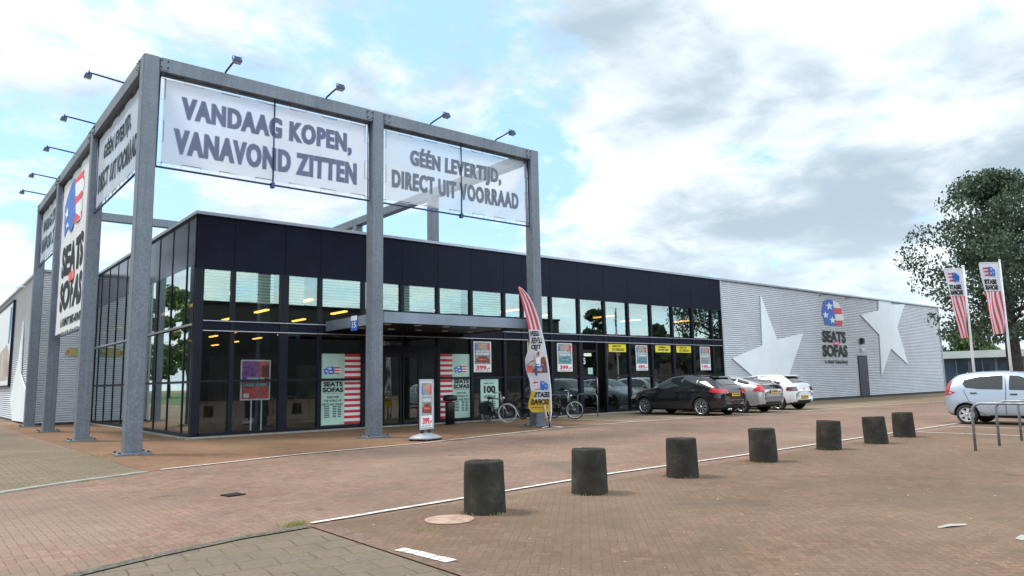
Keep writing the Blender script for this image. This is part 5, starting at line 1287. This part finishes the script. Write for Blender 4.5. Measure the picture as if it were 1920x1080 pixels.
# ------------------------------------------------------------------ trees
def leaves(mb_v, mb_f, rnd, c, r, n_, size):
    for _ in range(n_):
        d = V((rnd.gauss(0, 1), rnd.gauss(0, 1), rnd.gauss(0, 1))).normalized() * (rnd.random() ** .42) * r
        p = c + V((d.x, d.y, d.z * .8)); q = Euler((rnd.uniform(0, 6.3), rnd.uniform(0, 6.3), rnd.uniform(0, 6.3))).to_matrix(); s = size * rnd.uniform(.6, 1.3)
        a, b = q.col[0] * s, q.col[1] * s * .62; k = len(mb_v)
        mb_v += [p - a, p + b * .9 - a * .1, p + a, p - b]; mb_f.append((k, k + 1, k + 2, k + 3))
def tree(name, label, x, y, h, trunk_r, crown, n_leaf, size, lm, seed, group=None, z0=0, limbs=9):
    """crown: (centre height, half height, radius)"""
    rnd = random.Random(seed); t = thing(name, label, 'tree', (x, y, z0), 0, group)
    ch, hh, cr = crown; mb = MB(); mb.tube([(0, 0, -.05), (rnd.uniform(-.05, .05), 0, ch * .3), (.08, .05, ch * .7), (.05, 0, ch + hh * .55)], [trunk_r * 1.15, trunk_r * .92, trunk_r * .7, trunk_r * .15], bark, 10)
    for k in range(limbs):
        a = 2 * math.pi * k / limbs + rnd.uniform(-.3, .3); zs = rnd.uniform(ch - hh * .92, ch + hh * .1); L = cr * rnd.uniform(.45, .68)
        e = V((math.cos(a) * L, math.sin(a) * L, min(zs + L * rnd.uniform(.2, .7), ch + hh * .7))); s_ = V((.05, .03, zs))
        mid = s_.lerp(e, .5) + V((0, 0, -.08 * L)); mb.tube([s_, mid, e], [trunk_r * .36, trunk_r * .22, trunk_r * .06], bark, 6)
        for _ in range(2):
            e2 = mid + V((rnd.uniform(-1, 1), rnd.uniform(-1, 1), rnd.uniform(-.1, .9))) * L * .45; mb.tube([mid, e2], [trunk_r * .15, trunk_r * .04], bark, 5)
    mb.build('trunk', t)
    vs, fs = [], []; nb = 230 if n_leaf > 6000 else 26
    for k in range(nb):
        u = rnd.random() * 2 - 1; a = rnd.random() * 6.283; rad = rnd.random() ** .5
        prof = math.sqrt(max(0, 1 - u * u)) if u > -.25 else .97 - .25 * (-.25 - u)
        prof *= (1 - .22 * max(0, u))
        rad = rad if k % 4 else rad * .4
        c = V((math.cos(a) * prof * rad * cr * .86, math.sin(a) * prof * rad * cr * .86, ch + u * hh * .86)); r_ = cr * (rnd.uniform(.10, .19) if nb > 50 else rnd.uniform(.15, .30))
        leaves(vs, fs, rnd, c, r_, int(n_leaf / nb * (r_ / cr / (.155 if nb > 50 else .22)) ** 1.6), size)
    mb = MB(); mb.add(vs, fs, lm); mb.build('crown', t); return t
tree('lime_tree', 'large dark leafy tree with a thick trunk behind the two flagpoles', 40.1, -8.55, 13, .40, (7.9, 5.2, 5.5), 36000, .10, leaf, 11, limbs=12)
tree('broad_tree', 'rounded green tree rising over the far low building between the flagpoles', 97, 12.2, 8, .3, (4.4, 2.6, 4.6), 3600, .26, leaf2, 3, 'trees beyond the far building')
tree('broad_tree', 'smaller tree close to the corner of the store, beyond the far building', 92, 15.5, 8, .25, (4.6, 2.4, 2.2), 2000, .26, leaf, 5, 'trees beyond the far building')
tree('broad_tree', 'low round tree beyond the far building, close left of the big trunk', 103, 5.6, 6, .25, (3.8, 1.6, 2.6), 1800, .26, leaf2, 6, 'trees beyond the far building')
tree('broad_tree', 'green tree at the right edge, beyond the far building', 99, -2.2, 8, .25, (4.4, 2.4, 2.8), 1800, .26, leaf2, 8, 'trees beyond the far building')
# trees and buildings across the street and behind the viewer: they show as reflections in the glass
for k, (x, y, h) in enumerate(((87, -68, 14.5), (93, -66, 10), (107, -70, 12.8), (112, -67, 10.5), (128, -72, 10))):
    tree('street_tree', ('tallest tree across the car park, mirrored as the left dark crown', 'shorter crown beside the tallest tree across the lot', 'broad tree across the car park, mirrored over the black car', 'lower tree next to the broad one across the car park', 'last tree of the row across the car park')[k], x, y, h, .3, (h * .6, h * .4, h * .28), 2200, .42, leaf, 20 + k, 'trees across the car park')
for k, (x, y, h) in enumerate(((-22, 62, 11), (-27, 78, 15), (-24, 96, 17), (-33, 112, 18), (-21, 128, 15), (-38, 70, 14), (-30, 145, 19))):
    tree('verge_tree', ('small tree nearest the street corner on the verge, mirrored in the side glazing', 'second tree along the street verge beyond the store', 'tall tree on the verge mirrored above the side signs', 'tallest full tree on the street verge beyond the store', 'tree farther along the street verge close to the kerb', 'tree set back from the street verge beside the lawn', 'farthest tree along the street verge')[k], x, y, h, .3, (h * .58, h * .42, h * .32), 4600, .36, leaf2, 40 + k, 'trees along the street verge')
dk = mat('dark_store_cladding', (.045, .047, .05), .7, 0, .15, .5); dk2 = mat('brick_store_wall', (.12, .09, .075), .8, 0, .2, .5)
def store(label, x0, y0, x1, y1, h, m):
    t = thing('warehouse', label, 'building')
    mb = MB(); mb.box((x0, y0, 0), (x1, y1, h - .3), m); mb.build('wall', t)
    mb = MB(); mb.box((x0 - .15, y0 - .15, h - .299), (x1 + .15, y1 + .15, h), dark); mb.build('roof', t)
    k = int((x1 - x0) / 8)
store('wide dark store across the car park, opposite the glazed front', -20, -84, 71, -60, 10.95, dk)
store('lower brick store across the car park beyond the trees', 74, -100, 170, -78, 10.6, dk2)

# ------------------------------------------------------------------ low building in the distance
t = thing('low_building', 'far low flat-roofed building with a pale roof edge and dark windows, behind the flagpoles', 'building', (76, 2.0, 0), -80)
fas = mat('pale_fascia', (.46, .49, .48), .6, 0, .1, .6); winb = mat('far_window', (.03, .045, .075), .15, 0, .6, .5); fr = mat('far_frame', (.16, .21, .27), .6)
MB().box((-14, .3, 0), (34, 14, 2.95), fr).build('wall', t)
mb = MB(); mb.box((-14.3, -.4, 2.951), (34.3, 14.3, 3.66), fas); mb.build('roof', t)
MB().box((-14, .28, 0), (34, .299, .35), dk2).build('plinth', t)
for k in range(18):
    x = -8.0 + k * 2.25
    mb = MB(); mb.box((x - 2.0, .22, .5), (x, .279, 2.85), winb); w = mb.build('window', t)
    mb = MB(); mb.box((x - 1.05, .18, .5), (x - .97, .219, 2.85), fr); mb.build('window_bar', w)
    if k in (1, 3, 4, 6): MB().box((x - 1.9, .225 - .03, .55), (x - 1.1, .219, 1.6), panelA).build('blind', w)
for x in (-5.9, -3.4, .9): MB().tube([(x, -1.2, 0), (x, -1.2, 1.5)], .05, white, 8).build('post', t)
# far tree belt closing the horizon
vs, fs = [], []; rnd = random.Random(5)
for k in range(150):
    a = R(-100 + 200 * k / 150); d = 230 + rnd.uniform(0, 40); c = V((-6 + d * math.cos(a), -20 + d * math.sin(a), rnd.uniform(2, 4))); leaves(vs, fs, rnd, c, rnd.uniform(4, 6), 60, 1.1)
mb = MB(); mb.add(vs, fs, leaf2); mb.build('far_woods', kind='stuff')

# ------------------------------------------------------------------ small things on the ground
rnd = random.Random(9); mb = MB(); chip = mat('fallen_leaf', (.28, .23, .16), .8, 0, .3, 9); chip2 = mat('pale_litter', (.40, .38, .34), .7, 0, .2, 9)
for _ in range(420):
    x = rnd.uniform(-2.6, 14); y = rnd.uniform(-21, -14.6); s = rnd.uniform(.008, .024); a = rnd.uniform(0, 3.1); c, q = math.cos(a), math.sin(a)
    mb.add([(x - c * s, y - q * s, .0055), (x + q * s * .5, y - c * s * .5, .011), (x + c * s, y + q * s, .0055), (x - q * s * .5, y + c * s * .5, .008)], [(0, 1, 2, 3)], chip if rnd.random() < .8 else chip2)
mb.build('fallen_leaves', kind='stuff')
mb = MB(); mb.add([(1.18, -18.80, .008), (1.30, -18.86, .02), (1.48, -18.93, .012), (1.50, -18.91, .02), (1.34, -18.81, .025), (1.2, -18.77, .012)], [(0, 1, 2, 3, 4, 5)], chip2); mb.build('paper_scrap', None, 'white curled paper strip lying on the brick lot at the lower right', 'litter')
mb = MB(); mb.add([(1.12, -19.46, .008), (1.24, -19.50, .02), (1.26, -19.42, .03), (1.14, -19.40, .012)], [(0, 1, 2, 3)], chip2); mb.build('paper_scrap', None, 'small white crumpled paper at the right edge of the brick lot', 'litter')
vs, fs = [], []; gm = leafmat('weeds', (.18, .20, .04), (.28, .27, .07), (.40, .35, .12))
def tuft(x, y, n_, r, h):
    for _ in range(n_):
        a, b = rnd.gauss(0, r), rnd.gauss(0, r * .6); k = len(vs); l = rnd.uniform(.4, 1) * h; w = .006; t_ = rnd.uniform(0, 6.3)
        vs.extend([V((x + a - w, y + b, .006)), V((x + a + w, y + b, .006)), V((x + a + math.cos(t_) * l * .6, y + b + math.sin(t_) * l * .6, l))]); fs.append((k, k + 1, k + 2))
tuft(-3.05, -14.34, 90, .07, .07); tuft(-2.2, -15.5, 40, .07, .03)
for _ in range(46): tuft(rnd.uniform(-3.2, -2.2), rnd.choice((-4.3, -3.75)) + rnd.gauss(0, .06), 5, .05, .04)
for y in (1.62, 7.9, 13.1):
    for _ in range(20): tuft(-2.5 + rnd.gauss(0, .25), y + rnd.gauss(0, .05), 4, .05, .05)
for (x, y), _, _ in BO:
    for _ in range(16): w = rnd.uniform(0, 6.3); tuft(x + .245 * math.cos(w), y + .245 * math.sin(w), 3, .02, .045)
for _ in range(60): tuft(rnd.uniform(26, 54), -.08, 6, .06, .06)
for _ in range(60): tuft(-.26 + rnd.gauss(0, .03), rnd.uniform(-.2, 14), 4, .05, .05)
for _ in range(40): x = rnd.uniform(-5.2, -3); tuft(x, -7.9 + (x + 3) * .5 - .1, 4, .05, .03)
mb = MB(); mb.add(vs, fs, gm); mb.build('weeds', kind='stuff')
# street lamp on the verge (mirrored in the side glass)
t = thing('street_lamp', 'slim grey street lamp with a double head on the verge, mirrored in the side glazing', 'street lamp', (-16, 70, 0))
MB().tube([(0, 0, 0), (0, 0, 4), (0, 0, 8)], [.10, .08, .06], alu, 10).build('pole', t); mb = MB(); mb.box((-1.1, -.12, 7.95), (-.12, .12, 8.1), alu); mb.box((.12, -.12, 7.95), (1.1, .12, 8.1), alu); mb.box((-.119, -.05, 7.98), (.119, .05, 8.06), alu); mb.build('lamp_head', t)
